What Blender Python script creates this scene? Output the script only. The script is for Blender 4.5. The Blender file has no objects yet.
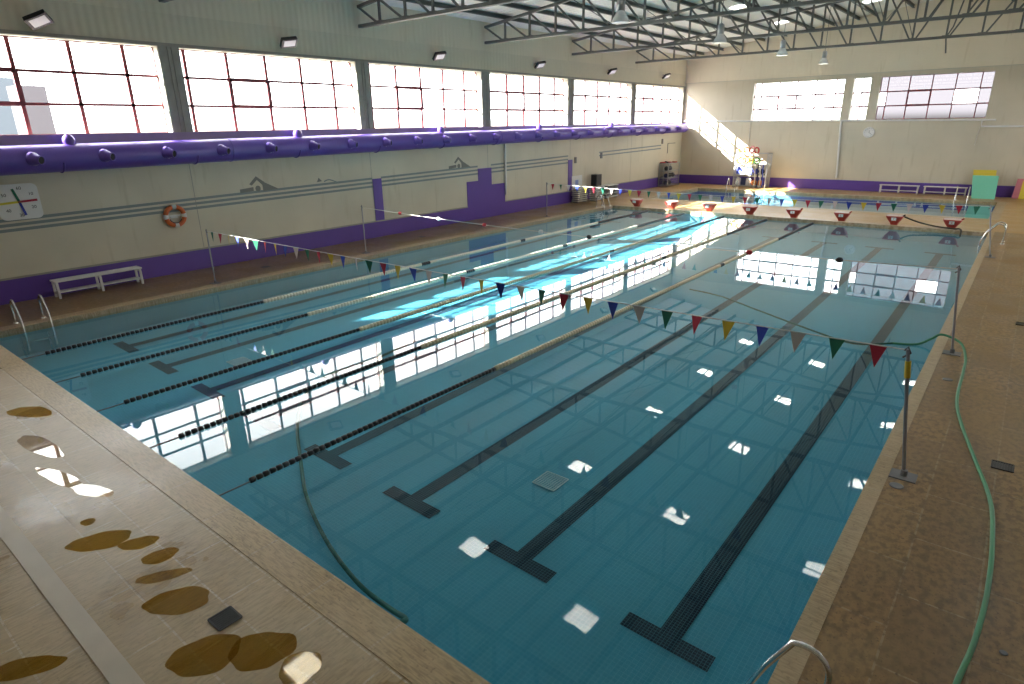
import bpy, bmesh, math, random
from mathutils import Vector, Matrix
random.seed(7)
PI = math.pi
R = math.radians
scene = bpy.context.scene
col = scene.collection

# ---------------------------------------------------------------- camera
cam_d = bpy.data.cameras.new('camera')
cam = bpy.data.objects.new('camera', cam_d); col.objects.link(cam)
yaw, pitch, roll = .685, -.3349, -.0172
fw = Vector((-math.sin(yaw)*math.cos(pitch), math.cos(yaw)*math.cos(pitch), math.sin(pitch)))
rt = Vector((math.cos(yaw), math.sin(yaw), 0)); up = rt.cross(fw)
r2 = rt*math.cos(roll) + up*math.sin(roll); u2 = -rt*math.sin(roll) + up*math.cos(roll)
cam.matrix_world = Matrix(((r2.x, u2.x, -fw.x, 15.888), (r2.y, u2.y, -fw.y, -2.5469), (r2.z, u2.z, -fw.z, 3.8298), (0, 0, 0, 1)))
cam_d.sensor_width = 36; cam_d.lens = 36*621.23/1024; cam_d.clip_start = .05; cam_d.clip_end = 500
scene.camera = cam

# ---------------------------------------------------------------- sky, sun, exposure
SKY = 4.6
world = bpy.data.worlds.new('sky'); scene.world = world; world.use_nodes = True
wn, wl = world.node_tree.nodes, world.node_tree.links
wn.clear()
tc = wn.new('ShaderNodeTexCoord'); sx = wn.new('ShaderNodeSeparateXYZ'); wl.new(tc.outputs['Generated'], sx.inputs[0])
rp = wn.new('ShaderNodeValToRGB'); wl.new(sx.outputs['Z'], rp.inputs[0])
rp.color_ramp.elements[0].position = 0.0; rp.color_ramp.elements[0].color = (.30, .30, .28, 1)
rp.color_ramp.elements[1].position = .01; rp.color_ramp.elements[1].color = (.97, .975, .97, 1)
bg = wn.new('ShaderNodeBackground'); wl.new(rp.outputs[0], bg.inputs[0]); bg.inputs[1].default_value = SKY
wo = wn.new('ShaderNodeOutputWorld'); wl.new(bg.outputs[0], wo.inputs[0])

sun_d = bpy.data.lights.new('sun', 'SUN'); sun_d.energy = 23; sun_d.angle = R(.6); sun_d.color = (1, .96, .88)
sun = bpy.data.objects.new('sun', sun_d); col.objects.link(sun)
sun.rotation_euler = Vector((1.0, 1.0, -.74)).to_track_quat('-Z', 'Y').to_euler()
sun.location = (-30, -20, 25)

scene.view_settings.view_transform = 'Standard'; scene.view_settings.look = 'None'
scene.view_settings.exposure = 1.32; scene.view_settings.gamma = 1; scene.view_settings.use_curve_mapping = False
cy = scene.cycles
cy.max_bounces = 10; cy.diffuse_bounces = 6; cy.glossy_bounces = 5; cy.transmission_bounces = 6; cy.transparent_max_bounces = 16
cy.caustics_reflective = False; cy.caustics_refractive = False; cy.sample_clamp_indirect = 8

# ---------------------------------------------------------------- main measures
W, LEN = 15.125, 25.0
XL, XR = -2.57, 24.09           # side walls
YN, YF = -6.5, 38.17            # near and far wall
BAY, Y0 = 6.378, 12.25
WZ0, WZ1 = 3.80, 5.95           # windows
MID = (XL+XR)/2
WATER = -.10
def chord_z(x): return 7.62 + .125*((MID-XL)-abs(x-MID))
def roof_z(x): return chord_z(x) + .20
LW = 1.837
def lane_x(i): return W/2 + (i-3.5)*LW

# ---------------------------------------------------------------- materials
def newmat(name):
    m = bpy.data.materials.new(name); m.use_nodes = True
    return m, m.node_tree.nodes, m.node_tree.links, m.node_tree.nodes['Principled BSDF']
def plain(name, c, rough=.5, metal=0, spec=.5, var=0, scale=6):
    m, n, l, b = newmat(name)
    b.inputs['Base Color'].default_value = (*c, 1); b.inputs['Roughness'].default_value = rough
    b.inputs['Metallic'].default_value = metal; b.inputs['Specular IOR Level'].default_value = spec
    if var:
        t = n.new('ShaderNodeTexCoord'); nz = n.new('ShaderNodeTexNoise'); nz.inputs['Scale'].default_value = scale; nz.inputs['Detail'].default_value = 6
        l.new(t.outputs['Object'], nz.inputs['Vector'])
        mx = n.new('ShaderNodeMix'); mx.data_type = 'RGBA'
        mx.inputs[6].default_value = (*[v*(1-var) for v in c], 1); mx.inputs[7].default_value = (*[min(1, v*(1+var)) for v in c], 1)
        l.new(nz.outputs['Fac'], mx.inputs[0]); l.new(mx.outputs[2], b.inputs['Base Color'])
    return m
def noise_mix(n, l, vec, scale, lo, hi, c0, c1, detail=5):
    nz = n.new('ShaderNodeTexNoise'); nz.inputs['Scale'].default_value = scale; nz.inputs['Detail'].default_value = detail
    l.new(vec, nz.inputs['Vector'])
    mr = n.new('ShaderNodeMapRange'); mr.inputs[1].default_value = lo; mr.inputs[2].default_value = hi
    l.new(nz.outputs['Fac'], mr.inputs[0])
    mx = n.new('ShaderNodeMix'); mx.data_type = 'RGBA'; l.new(mr.outputs[0], mx.inputs[0])
    for s, c in ((6, c0), (7, c1)):
        if isinstance(c, tuple): mx.inputs[s].default_value = (*c, 1)
        else: l.new(c, mx.inputs[s])
    return mx.outputs[2], mr.outputs[0]
def mapping(n, l, rot=(0, 0, 0), scale=(1, 1, 1), loc=(0, 0, 0)):
    t = n.new('ShaderNodeTexCoord'); mp = n.new('ShaderNodeMapping')
    mp.inputs['Rotation'].default_value = rot; mp.inputs['Scale'].default_value = scale; mp.inputs['Location'].default_value = loc
    l.new(t.outputs['Object'], mp.inputs['Vector']); return mp.outputs[0]

def deck_mat(name, rot, bw, bh, c_a, c_b, c_dry, dry_lo, dry_hi, r0=.22, r1=.5, loc=(0, 0, 0), streak=(1, 8, 1)):
    m, n, l, b = newmat(name)
    v = mapping(n, l, rot, loc=loc)
    br = n.new('ShaderNodeTexBrick'); l.new(v, br.inputs['Vector'])
    br.inputs['Scale'].default_value = 1; br.inputs['Brick Width'].default_value = bw; br.inputs['Row Height'].default_value = bh
    br.inputs['Mortar Size'].default_value = .010; br.inputs['Mortar Smooth'].default_value = .3; br.inputs['Bias'].default_value = 0
    br.inputs['Color1'].default_value = (*c_a, 1); br.inputs['Color2'].default_value = (*c_b, 1)
    br.inputs['Mortar'].default_value = (*[x*.8+.05 for x in c_dry], 1)
    sv = mapping(n, l, rot, streak)
    spot, _ = noise_mix(n, l, sv, 7, .42, .62, br.outputs['Color'], tuple(x*.72 for x in c_b), 8)
    sv2 = mapping(n, l, rot)
    spek, _ = noise_mix(n, l, sv2, 34, .60, .72, spot, tuple(x*.45 for x in c_b), 3)
    # worn, dry limescale patches
    out, f = noise_mix(n, l, sv2, .9, dry_lo, dry_hi, spek, c_dry, 7)
    mx = n.new('ShaderNodeMix'); mx.data_type = 'RGBA'; mx.inputs[0].default_value = .55
    l.new(out, mx.inputs[6]); l.new(spek, mx.inputs[7]); 
    l.new(mx.outputs[2], b.inputs['Base Color'])
    rr = n.new('ShaderNodeMapRange'); l.new(f, rr.inputs[0]); rr.inputs[3].default_value = r0; rr.inputs[4].default_value = r1
    l.new(rr.outputs[0], b.inputs['Roughness'])
    bp = n.new('ShaderNodeBump'); bp.inputs['Strength'].default_value = .25; bp.inputs['Distance'].default_value = .004
    inv = n.new('ShaderNodeMath'); inv.operation = 'SUBTRACT'; inv.inputs[0].default_value = 1; l.new(br.outputs['Fac'], inv.inputs[1])
    nz = n.new('ShaderNodeTexNoise'); nz.inputs['Scale'].default_value = 25; l.new(sv, nz.inputs['Vector'])
    ad = n.new('ShaderNodeMath'); l.new(inv.outputs[0], ad.inputs[0]); l.new(nz.outputs['Fac'], ad.inputs[1])
    l.new(ad.outputs[0], bp.inputs['Height']); l.new(bp.outputs[0], b.inputs['Normal'])
    return m
M = {}
M['deck_near'] = deck_mat('stone_deck_worn', (0, 0, 0), .82, .42, (.46, .32, .16), (.37, .25, .105), (.60, .50, .36), .30, .55, .22, .38, loc=(.3, .37, 0), streak=(6, 1, 1))
M['deck_side'] = deck_mat('stone_deck_ochre', (0, 0, PI/2), .95, .55, (.32, .19, .07), (.23, .135, .05), (.36, .24, .10), .45, .7, .3, .45, loc=(0, .26, 0), streak=(2.2, 1.6, 1))
M['deck_far'] = deck_mat('stone_deck_far', (0, 0, 0), .9, .5, (.52, .32, .11), (.46, .28, .095), (.54, .36, .16), .4, .7, .28, .45)
M['coping'] = deck_mat('stone_coping', (0, 0, 0), .9, 5, (.52, .38, .20), (.47, .34, .18), (.58, .46, .30), .4, .7, .3, .5)
M['coping_side'] = deck_mat('stone_coping_side', (0, 0, PI/2), .9, 5, (.48, .36, .20), (.44, .32, .17), (.54, .42, .27), .4, .7, .3, .5)
M['kerb'] = plain('kerb_stone', (.56, .49, .40), .4, var=.12, scale=4)

def wall_mat(name, c, rib=0, axis='Y', dark=.86):
    m, n, l, b = newmat(name)
    t = n.new('ShaderNodeTexCoord')
    c1, _ = noise_mix(n, l, t.outputs['Object'], .55, .35, .75, c, tuple(x*dark for x in c), 8)
    mp = mapping(n, l, (0, 0, 0), (3, 3, .35))
    c2, _ = noise_mix(n, l, mp, 1.6, .60, .80, c1, tuple(x*.80*q for x, q in zip(c, (1, .97, .90))), 6)
    l.new(c2, b.inputs['Base Color']); b.inputs['Roughness'].default_value = .55
    return m
M['wall'] = wall_mat('precast_wall', (.66, .60, .48))
M['cladding'] = wall_mat('wall_cladding', (.78, .71, .57), dark=.92)
M['cladding_dark'] = plain('cladding_lower', (.70, .64, .51), .45, var=.06)
M['roof'] = plain('roof_sheet', (.86, .86, .82), .45, var=.05, scale=2)
M['purple'] = plain('purple_paint', (.115, .055, .34), .42, var=.10, scale=1.5)
M['duct'] = plain('duct_paint', (.135, .075, .42), .32, spec=.6, var=.04, scale=3)
M['lavender'] = plain('lavender_paint', (.36, .28, .44), .5, var=.08)
M['dark_hole'] = plain('dark_opening', (.01, .01, .012), .6)
M['steel'] = plain('truss_steel', (.125, .13, .125), .5, var=.15, scale=3)
M['purlin'] = plain('purlin_steel', (.085, .105, .105), .5, var=.1)
M['column'] = plain('column_concrete', (.33, .31, .27), .6, var=.2, scale=5)
M['frame'] = plain('window_frame_red', (.26, .055, .07), .45)
M['sill'] = plain('window_jamb', (.55, .52, .44), .5, var=.08)
M['white'] = plain('white_paint', (.74, .73, .72), .4, var=.04)
M['offwhite'] = plain('offwhite_plastic', (.66, .63, .56), .45)
M['chrome'] = plain('stainless_steel', (.72, .72, .72), .18, 1)
M['pole'] = plain('pole_metal', (.36, .36, .40), .35, .7)
M['plate'] = plain('base_plate', (.20, .20, .21), .5, .3, var=.1)
M['black'] = plain('black_plastic', (.012, .013, .016), .35)
M['grey_stripe'] = plain('stripe_paint', (.215, .25, .255), .55, var=.1, scale=3)
M['logo_grey'] = plain('logo_paint', (.19, .18, .165), .6)
M['red_block'] = plain('red_fibreglass', (.46, .055, .045), .35, var=.1, scale=8)
M['block_top'] = plain('block_top_pale', (.60, .48, .43), .5)  # pale pad, with some of the sun glare put into its colour
M['green_hose'] = plain('green_hose', (.045, .26, .12), .4)
M['dark_hose'] = plain('dark_hose', (.06, .05, .035), .5)
M['deep_hose'] = plain('deep_hose', (.006, .085, .045), .5)
M['orange'] = plain('ring_orange', (.62, .13, .03), .45, var=.1, scale=14)
M['mat_green'] = plain('mat_green', (.20, .62, .45), .7, var=.05, scale=10)
M['mat_yellow'] = plain('mat_yellow', (.72, .56, .06), .7)
M['mat_pink'] = plain('mat_pink', (.58, .20, .26), .7)
M['f_red'] = plain('pennant_red', (.48, .02, .05), .6)
M['f_yellow'] = plain('pennant_yellow', (.70, .50, .04), .6)
M['f_blue'] = plain('pennant_blue', (.02, .05, .40), .6)
M['f_green'] = plain('pennant_green', (.01, .16, .09), .6)
M['f_white'] = plain('pennant_white', (.62, .52, .50), .6)
M['bright_red'] = plain('red_float', (.60, .04, .04), .4)
M['blue_ink'] = plain('clock_blue', (.03, .05, .38), .5)
M['green_ink'] = plain('clock_green', (.01, .14, .08), .5)
M['red_ink'] = plain('clock_red', (.42, .02, .05), .5)
M['yellow_ink'] = plain('clock_yellow', (.66, .56, .05), .5)
M['ink'] = plain('black_ink', (.03, .03, .035), .6)
M['flood_glass'] = plain('floodlight_glass', (.75, .76, .78), .15)
M['lamp_body'] = plain('lamp_metal', (.42, .43, .45), .35, .5)
M['lamp_glass'] = plain('lamp_shade_prismatic', (.72, .73, .74), .2)
M['cage'] = plain('cage_metal', (.50, .51, .52), .35, .5)
M['bldg'] = plain('distant_wall', (.045, .04, .05), .8)
M['bldg_blue'] = plain('distant_blue', (.05, .062, .08), .8)
M['bldg_light'] = plain('distant_light', (.10, .095, .085), .8)
M['rope_cream'] = plain('float_cream', (.66, .57, .38), .45, var=.08, scale=30)
M['rope_white'] = plain('float_white', (.74, .70, .56), .45)

def ribbed(base, name, axis, pitch=.2, dist=.008):
    m = M[base].copy(); m.name = name; n, l = m.node_tree.nodes, m.node_tree.links; b = n['Principled BSDF']
    t = n.new('ShaderNodeTexCoord'); wv = n.new('ShaderNodeTexWave'); wv.wave_type = 'BANDS'; wv.bands_direction = axis; wv.wave_profile = 'SIN'
    wv.inputs['Scale'].default_value = .314/pitch
    l.new(t.outputs['Object'], wv.inputs['Vector'])
    bp = n.new('ShaderNodeBump'); bp.inputs['Distance'].default_value = dist; bp.inputs['Strength'].default_value = .7
    l.new(wv.outputs['Fac'], bp.inputs['Height']); bp.inputs['Strength'].default_value = 1; l.new(bp.outputs[0], b.inputs['Normal'])
    return m
M['cladding_y'] = ribbed('cladding', 'cladding_ribs_side', 'Y')
M['cladding_dark_y'] = ribbed('cladding_dark', 'cladding_ribs_lower', 'Y')
M['cladding_x'] = ribbed('cladding', 'cladding_ribs_end', 'X')
M['roof_x'] = ribbed('roof', 'roof_ribs', 'Y', .33, .03)

def schlick_glass(name, tint, bump=None, rough=0.0, f0=.02, power=5.0):
    m = bpy.data.materials.new(name); m.use_nodes = True; n, l = m.node_tree.nodes, m.node_tree.links; n.clear()
    g = n.new('ShaderNodeNewGeometry'); nrm = g.outputs['Normal']
    if bump: nrm = bump(n, l)
    dt = n.new('ShaderNodeVectorMath'); dt.operation = 'DOT_PRODUCT'; l.new(g.outputs['Incoming'], dt.inputs[0]); l.new(nrm, dt.inputs[1])
    ab = n.new('ShaderNodeMath'); ab.operation = 'ABSOLUTE'; l.new(dt.outputs['Value'], ab.inputs[0])
    s1 = n.new('ShaderNodeMath'); s1.operation = 'SUBTRACT'; s1.inputs[0].default_value = 1; s1.use_clamp = True; l.new(ab.outputs[0], s1.inputs[1])
    pw = n.new('ShaderNodeMath'); pw.operation = 'POWER'; l.new(s1.outputs[0], pw.inputs[0]); pw.inputs[1].default_value = power
    ml = n.new('ShaderNodeMath'); ml.operation = 'MULTIPLY_ADD'; l.new(pw.outputs[0], ml.inputs[0]); ml.inputs[1].default_value = 1-f0; ml.inputs[2].default_value = f0
    tr = n.new('ShaderNodeBsdfTransparent'); tr.inputs[0].default_value = (*tint, 1)
    gl = n.new('ShaderNodeBsdfGlossy'); gl.inputs['Roughness'].default_value = rough; gl.inputs['Color'].default_value = (1, 1, 1, 1)
    if bump: l.new(nrm, gl.inputs['Normal'])
    mx = n.new('ShaderNodeMixShader'); l.new(ml.outputs[0], mx.inputs[0]); l.new(tr.outputs[0], mx.inputs[1]); l.new(gl.outputs[0], mx.inputs[2])
    o = n.new('ShaderNodeOutputMaterial'); l.new(mx.outputs[0], o.inputs[0])
    return m
def water_bump(n, l):
    t = n.new('ShaderNodeTexCoord')
    mp = n.new('ShaderNodeMapping'); l.new(t.outputs['Object'], mp.inputs[0]); mp.inputs['Scale'].default_value = (1, .8, 1)
    a = n.new('ShaderNodeTexNoise'); a.inputs['Scale'].default_value = .95; a.inputs['Detail'].default_value = 1.0; a.inputs['Roughness'].default_value = .45
    l.new(mp.outputs[0], a.inputs['Vector'])
    bp = n.new('ShaderNodeBump'); bp.inputs['Strength'].default_value = 1; bp.inputs['Distance'].default_value = .0008
    l.new(a.outputs['Fac'], bp.inputs['Height'])
    return bp.outputs[0]
M['water'] = schlick_glass('pool_water', (.72, .90, .93), water_bump)
M['glass'] = schlick_glass('window_glass', (.95, .97, .97), None, f0=.05)
M['film_glass'] = schlick_glass('window_film_glass', (.088, .083, .09), None, f0=.05)

def tile_mat(name, c, grout, size, mortar, var=.08):
    m, n, l, b = newmat(name)
    v = mapping(n, l)
    br = n.new('ShaderNodeTexBrick'); l.new(v, br.inputs['Vector']); br.offset = 0
    br.inputs['Scale'].default_value = 1; br.inputs['Brick Width'].default_value = size; br.inputs['Row Height'].default_value = size
    br.inputs['Mortar Size'].default_value = mortar; br.inputs['Mortar Smooth'].default_value = .2
    br.inputs['Color1'].default_value = (*c, 1); br.inputs['Color2'].default_value = (*[x*(1-var) for x in c], 1); br.inputs['Mortar'].default_value = (*grout, 1)
    c2, _ = noise_mix(n, l, v, .5, .35, .7, br.outputs['Color'], tuple(x*.88 for x in c), 3)
    mx = n.new('ShaderNodeMix'); mx.data_type = 'RGBA'; mx.inputs[0].default_value = .5
    l.new(c2, mx.inputs[6]); l.new(br.outputs['Color'], mx.inputs[7]); l.new(mx.outputs[2], b.inputs['Base Color'])
    b.inputs['Roughness'].default_value = .5; b.inputs['Specular IOR Level'].default_value = .1
    return m
M['pool_tile'] = tile_mat('pool_mosaic', (.115, .375, .50), (.19, .45, .57), .05, .003)
M['pool_tile_blue'] = tile_mat('pool_mosaic_blue', (.20, .38, .52), (.26, .44, .57), .05, .003)
M['line_tile'] = tile_mat('lane_mosaic', (.012, .016, .035), (.12, .22, .26), .036, .0028)
M['puddle'] = None
def puddle_mat():
    m = bpy.data.materials.new('puddle_water'); m.use_nodes = True; n, l = m.node_tree.nodes, m.node_tree.links; n.clear()
    src = schlick_glass('puddle_tmp', (.72, .52, .20)); return src
M['puddle'] = schlick_glass('wet_patch', (.86, .76, .50), None, .04)
M['clear_puddle'] = schlick_glass('clear_wet_film', (.92, .88, .80), None, .02)
def skylight_mat():
    m = bpy.data.materials.new('skylight_panel'); m.use_nodes = True; n, l = m.node_tree.nodes, m.node_tree.links; n.clear()
    t = n.new('ShaderNodeBsdfTranslucent'); t.inputs[0].default_value = (.95, .95, .93, 1)
    o = n.new('ShaderNodeOutputMaterial'); l.new(t.outputs[0], o.inputs[0]); return m
M['skylight'] = skylight_mat()

# ---------------------------------------------------------------- mesh helpers
class MB:
    def __init__(s): s.bm = bmesh.new(); s.mi = 0
    def _f(s, vs, smooth=False):
        try: f = s.bm.faces.new(vs)
        except ValueError: return
        f.smooth = smooth; f.material_index = s.mi
    def box(s, a, b, mat=None):
        x0, y0, z0 = [min(p, q) for p, q in zip(a, b)]; x1, y1, z1 = [max(p, q) for p, q in zip(a, b)]
        P = [(x0,y0,z0),(x1,y0,z0),(x1,y1,z0),(x0,y1,z0),(x0,y0,z1),(x1,y0,z1),(x1,y1,z1),(x0,y1,z1)]
        if mat: P = [mat @ Vector(p) for p in P]
        v = [s.bm.verts.new(p) for p in P]
        for f in ((0,3,2,1),(4,5,6,7),(0,1,5,4),(1,2,6,5),(2,3,7,6),(3,0,4,7)): s._f([v[i] for i in f])
        return s
    def bar(s, a, b, w, h=None, upv=(0, 0, 1)):
        a, b = Vector(a), Vector(b); h = h or w; d = (b-a).normalized(); u = Vector(upv)
        if abs(d.dot(u)) > .98: u = Vector((1, 0, 0))
        sd = d.cross(u).normalized(); u = sd.cross(d)
        r = [[s.bm.verts.new(p + sd*i*w/2 + u*j*h/2) for i, j in ((-1,-1),(1,-1),(1,1),(-1,1))] for p in (a, b)]
        for i in range(4): s._f([r[0][i], r[0][(i+1)%4], r[1][(i+1)%4], r[1][i]])
        s._f(r[0][::-1]); s._f(r[1]); return s
    def tube(s, pts, rad, seg=10, cap=True):
        pts = [Vector(p) for p in pts]; n = len(pts); rads = rad if isinstance(rad, (list, tuple)) else [rad]*n
        t0 = (pts[1]-pts[0]).normalized(); nr = t0.orthogonal().normalized(); rings = []
        for i, p in enumerate(pts):
            t = (pts[min(i+1, n-1)]-pts[max(i-1, 0)]).normalized()
            nr = (nr - t*nr.dot(t)).normalized(); bn = t.cross(nr)
            rings.append([s.bm.verts.new(p + (nr*math.cos(2*PI*k/seg)+bn*math.sin(2*PI*k/seg))*rads[i]) for k in range(seg)])
        for a, b in zip(rings, rings[1:]):
            for k in range(seg): s._f([a[k], a[(k+1)%seg], b[(k+1)%seg], b[k]], True)
        if cap: s._f([s.bm.verts.new(v.co) for v in rings[0][::-1]]); s._f([s.bm.verts.new(v.co) for v in rings[-1]])
        return s
    def lathe(s, prof, o=(0, 0, 0), ax='Z', seg=20, sm=True):
        rings = []
        for r, z in prof:
            ring = []
            for k in range(seg):
                c, q = r*math.cos(2*PI*k/seg), r*math.sin(2*PI*k/seg)
                p = {'Z': (c, q, z), 'X': (z, c, q), 'Y': (q, z, c)}[ax]
                ring.append(s.bm.verts.new(Vector(o)+Vector(p)))
            rings.append(ring)
        for a, b in zip(rings, rings[1:]):
            for k in range(seg): s._f([a[k], a[(k+1)%seg], b[(k+1)%seg], b[k]], sm)
        s._f([s.bm.verts.new(v.co) for v in rings[0][::-1]]); s._f([s.bm.verts.new(v.co) for v in rings[-1]]); return s
    def prism(s, poly, d):
        a = [s.bm.verts.new(p) for p in poly]; b = [s.bm.verts.new(Vector(p)+Vector(d)) for p in poly]
        s._f(a[::-1]); s._f(b)
        for i in range(len(poly)): j = (i+1) % len(poly); s._f([a[i], a[j], b[j], b[i]])
        return s
    def quad(s, *p): s._f([s.bm.verts.new(q) for q in p]); return s
    def build(s, name, mats, parent=None, bevel=0, loc=None):
        bmesh.ops.recalc_face_normals(s.bm, faces=s.bm.faces)
        me = bpy.data.meshes.new(name); s.bm.to_mesh(me); s.bm.free()
        for m in (mats if isinstance(mats, list) else [mats]): me.materials.append(m)
        o = bpy.data.objects.new(name, me); col.objects.link(o)
        if parent is not None: o.parent = parent
        if loc: o.location = loc
        if bevel:
            bv = o.modifiers.new('bevel', 'BEVEL'); bv.width = bevel; bv.segments = 2; bv.limit_method = 'ANGLE'
        return o
def tag(o, label, cat, group=None, kind=None):
    if label: o['label'] = label
    if cat: o['category'] = cat
    if group: o['group'] = group
    if kind: o['kind'] = kind
    return o
def thing(name, label, cat, loc=(0, 0, 0), rz=0, group=None):
    o = bpy.data.objects.new(name, None); col.objects.link(o); o.location = loc; o.rotation_euler = (0, 0, rz); o.empty_display_size = .2
    return tag(o, label, cat, group)
def struct(o, label=None, cat=None):
    o['kind'] = 'structure'
    if label: o['label'] = label
    if cat: o['category'] = cat
    return o
def dup(root, loc=None, rz=None, label=None):
    r = root.copy(); col.objects.link(r)
    if loc is not None: r.location = loc
    if rz is not None: r.rotation_euler = (0, 0, rz)
    if label: r['label'] = label
    for ch in list(root.children):
        c = ch.copy(); col.objects.link(c); c.parent = r
        for g in list(ch.children):
            d = g.copy(); col.objects.link(d); d.parent = c
    return r
ORD = ['first', 'second', 'third', 'fourth', 'fifth', 'sixth', 'seventh', 'eighth', 'ninth', 'tenth', 'eleventh', 'twelfth']

# ================================================================ SHELL
SX0, SX1, SY0, SY1 = 0.0, 14.9, 28.9, 35.4       # small pool
CP = .35
# floor (deck) in one object, four stone finishes
mb = MB()
def slab(x0, y0, x1, y1, mi, z=0, t=.12): mb.mi = mi; mb.box((x0, y0, z-t), (x1, y1, z))
slab(XL, YN, XR, -CP, 0); slab(XL, -CP, -CP, LEN+CP, 1); slab(W+.165, -CP, XR, LEN+CP, 1)
slab(XL, LEN+CP, XR, SY0-CP, 2); slab(XL, SY0-CP, SX0-CP, SY1+CP, 2); slab(SX1+CP, SY0-CP, XR, SY1+CP, 2); slab(XL, SY1+CP, XR, YF, 2)
struct(mb.build('floor', [M['deck_near'], M['deck_side'], M['deck_far']]), 'tan stone tiled pool deck around both pools', 'floor')
def ring(name, x0, y0, x1, y1, wl_, wr, lab):
    mb = MB()
    for mi, a in ((0, (x0-wl_, y0-CP, x1+wr, y0)), (0, (x0-wl_, y1, x1+wr, y1+CP)), (1, (x0-wl_, y0, x0, y1)), (1, (x1, y0, x1+wr, y1))):
        mb.mi = mi; mb.box((a[0], a[1], -.14), (a[2], a[3], .006))
    struct(mb.build(name, [M['coping'], M['coping_side']]), lab, 'pool edge')
ring('trim_1', 0, 0, W, LEN, CP, .165, 'pale stone coping around the large lane pool')
ring('trim_2', SX0, SY0, SX1, SY1, CP, CP, 'pale stone coping around the small pool at the far end')
mb = MB(); mb.box((XL, -1.73, -.02), (XR, -1.57, .012)); struct(mb.build('trim_3', M['kerb']), 'pale stone strip crossing the near deck', 'stone strip')

# pool basins
def fz(x, y):                                    # floor depth of the large pool, deepest at the near right
    u, v = x/W, y/LEN
    a = -.60*(1-u) - 1.02*u; b = -.42*(1-u) - .50*u
    return a*(1-v) + b*v - .02
mb = MB(); N = 24
g = [[mb.bm.verts.new((W*i/N, LEN*j/N, fz(W*i/N, LEN*j/N))) for j in range(N+1)] for i in range(N+1)]
for i in range(N):
    for j in range(N): mb._f([g[i][j], g[i+1][j], g[i+1][j+1], g[i][j+1]], True)
for a, b in (((0, 0), (W, 0)), ((W, 0), (W, LEN)), ((W, LEN), (0, LEN)), ((0, LEN), (0, 0))):
    mb.quad((*a, -.14), (*b, -.14), (*b, fz(*b)), (*a, fz(*a)))
struct(mb.build('pool_basin', M['pool_tile']), 'turquoise mosaic basin of the large lane pool', 'pool')
mb = MB(); d2 = -.62
for a, b in (((SX0, SY0), (SX1, SY0)), ((SX1, SY0), (SX1, SY1)), ((SX1, SY1), (SX0, SY1)), ((SX0, SY1), (SX0, SY0))):
    mb.quad((*a, -.14), (*b, -.14), (*b, d2), (*a, d2))
mb.quad((SX0, SY0, d2), (SX1, SY0, d2), (SX1, SY1, d2), (SX0, SY1, d2))
struct(mb.build('small_pool_basin', M['pool_tile_blue']), 'blue mosaic basin of the small pool at the far end', 'pool')
for nm, a, lab in (('pool_water', (0, 0, W, LEN), 'clear turquoise water of the large lane pool'), ('small_pool_water', (SX0, SY0, SX1, SY1), 'clear blue water of the small far pool')):
    mb = MB(); mb.quad((a[0], a[1], WATER), (a[2], a[1], WATER), (a[2], a[3], WATER), (a[0], a[3], WATER))
    struct(mb.build(nm, M['water']), lab, 'water')
# lane markings on the floor
for i in range(8):
    x = lane_x(i); mb = MB()
    def strip(x0, y0, x1, y1, n):
        for k in range(n):
            ya, yb = y0+(y1-y0)*k/n, y0+(y1-y0)*(k+1)/n
            mb.quad((x0, ya, fz(x0, ya)+.006), (x1, ya, fz(x1, ya)+.006), (x1, yb, fz(x1, yb)+.006), (x0, yb, fz(x0, yb)+.006))
    strip(x-.11, 2.19, x+.11, 22.9, 24); strip(x-.46, 1.98, x+.46, 2.19, 1); strip(x-.46, 22.9, x+.46, 23.1, 1)
    struct(mb.build('lane_marking', M['line_tile']), 'dark tiled T-ended line on the pool floor, %s from the left wall' % ORD[i], 'lane marking')

# walls --------------------------------------------------------------
colY = [12.22 + BAY*k for k in range(-3, 5)]      # columns on the left wall (last at the corner)
colY[-1] = YF - .13
mb = MB(); T = .42
mb.mi = 0; mb.box((XL-T, YN, -.14), (XL, YF+T, WZ0)); 
mb.mi = 2; mb.box((XL-T, YN, WZ1), (XL, YF+T, 6.75)); mb.mi = 1; mb.box((XL-T, YN, 6.75), (XL+.012, YF+T, 7.85))
mb.mi = 0; mb.box((XL-T, YN, WZ0), (XL, colY[1]-.27, WZ1))
struct(mb.build('wall_left', [M['wall'], M['cladding_y'], M['cladding_dark_y']]), 'beige left wall with ribbed cladding above the windows', 'wall')
mb = MB()
FW = [(1.85, 6.85), (7.3, 8.15), (8.6, 13.55)]; FZ0, FZ1 = 3.82, 6.0
mb.mi = 0; mb.box((XL-T, YF, -.14), (XR+T, YF+T, FZ0)); xs = [XL-T] + [v for w_ in FW for v in w_] + [XR+T]
for a, b in zip(xs[::2], xs[1::2]): mb.box((a, YF, FZ0), (b, YF+T, FZ1))
mb.box((XL-T, YF, FZ1), (XR+T, YF+T, 6.2))
mb.mi = 1; mb.prism([(XL-T, YF-.012, 6.2), (XR+T, YF-.012, 6.2), (XR+T, YF-.012, roof_z(XR)), (MID, YF-.012, roof_z(MID)+.02), (XL-T, YF-.012, roof_z(XL))], (0, T, 0))
struct(mb.build('wall_far', [M['wall'], M['cladding_x']]), 'beige far gable wall with three windows', 'wall')
mb = MB(); mb.box((XR, YN, -.14), (XR+T, YF+T, WZ0)); mb.box((XR, YN, WZ1), (XR+T, YF+T, 7.85)); ys = [YN, 14.0, 22.0, 24.0, 32.0, YF+T]  # openings for the two added daylight windows
for a, b in zip(ys[::2], ys[1::2]): mb.box((XR, a, WZ0), (XR+T, b, WZ1))
struct(mb.build('wall_right', M['wall']), 'beige right wall', 'wall')
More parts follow.
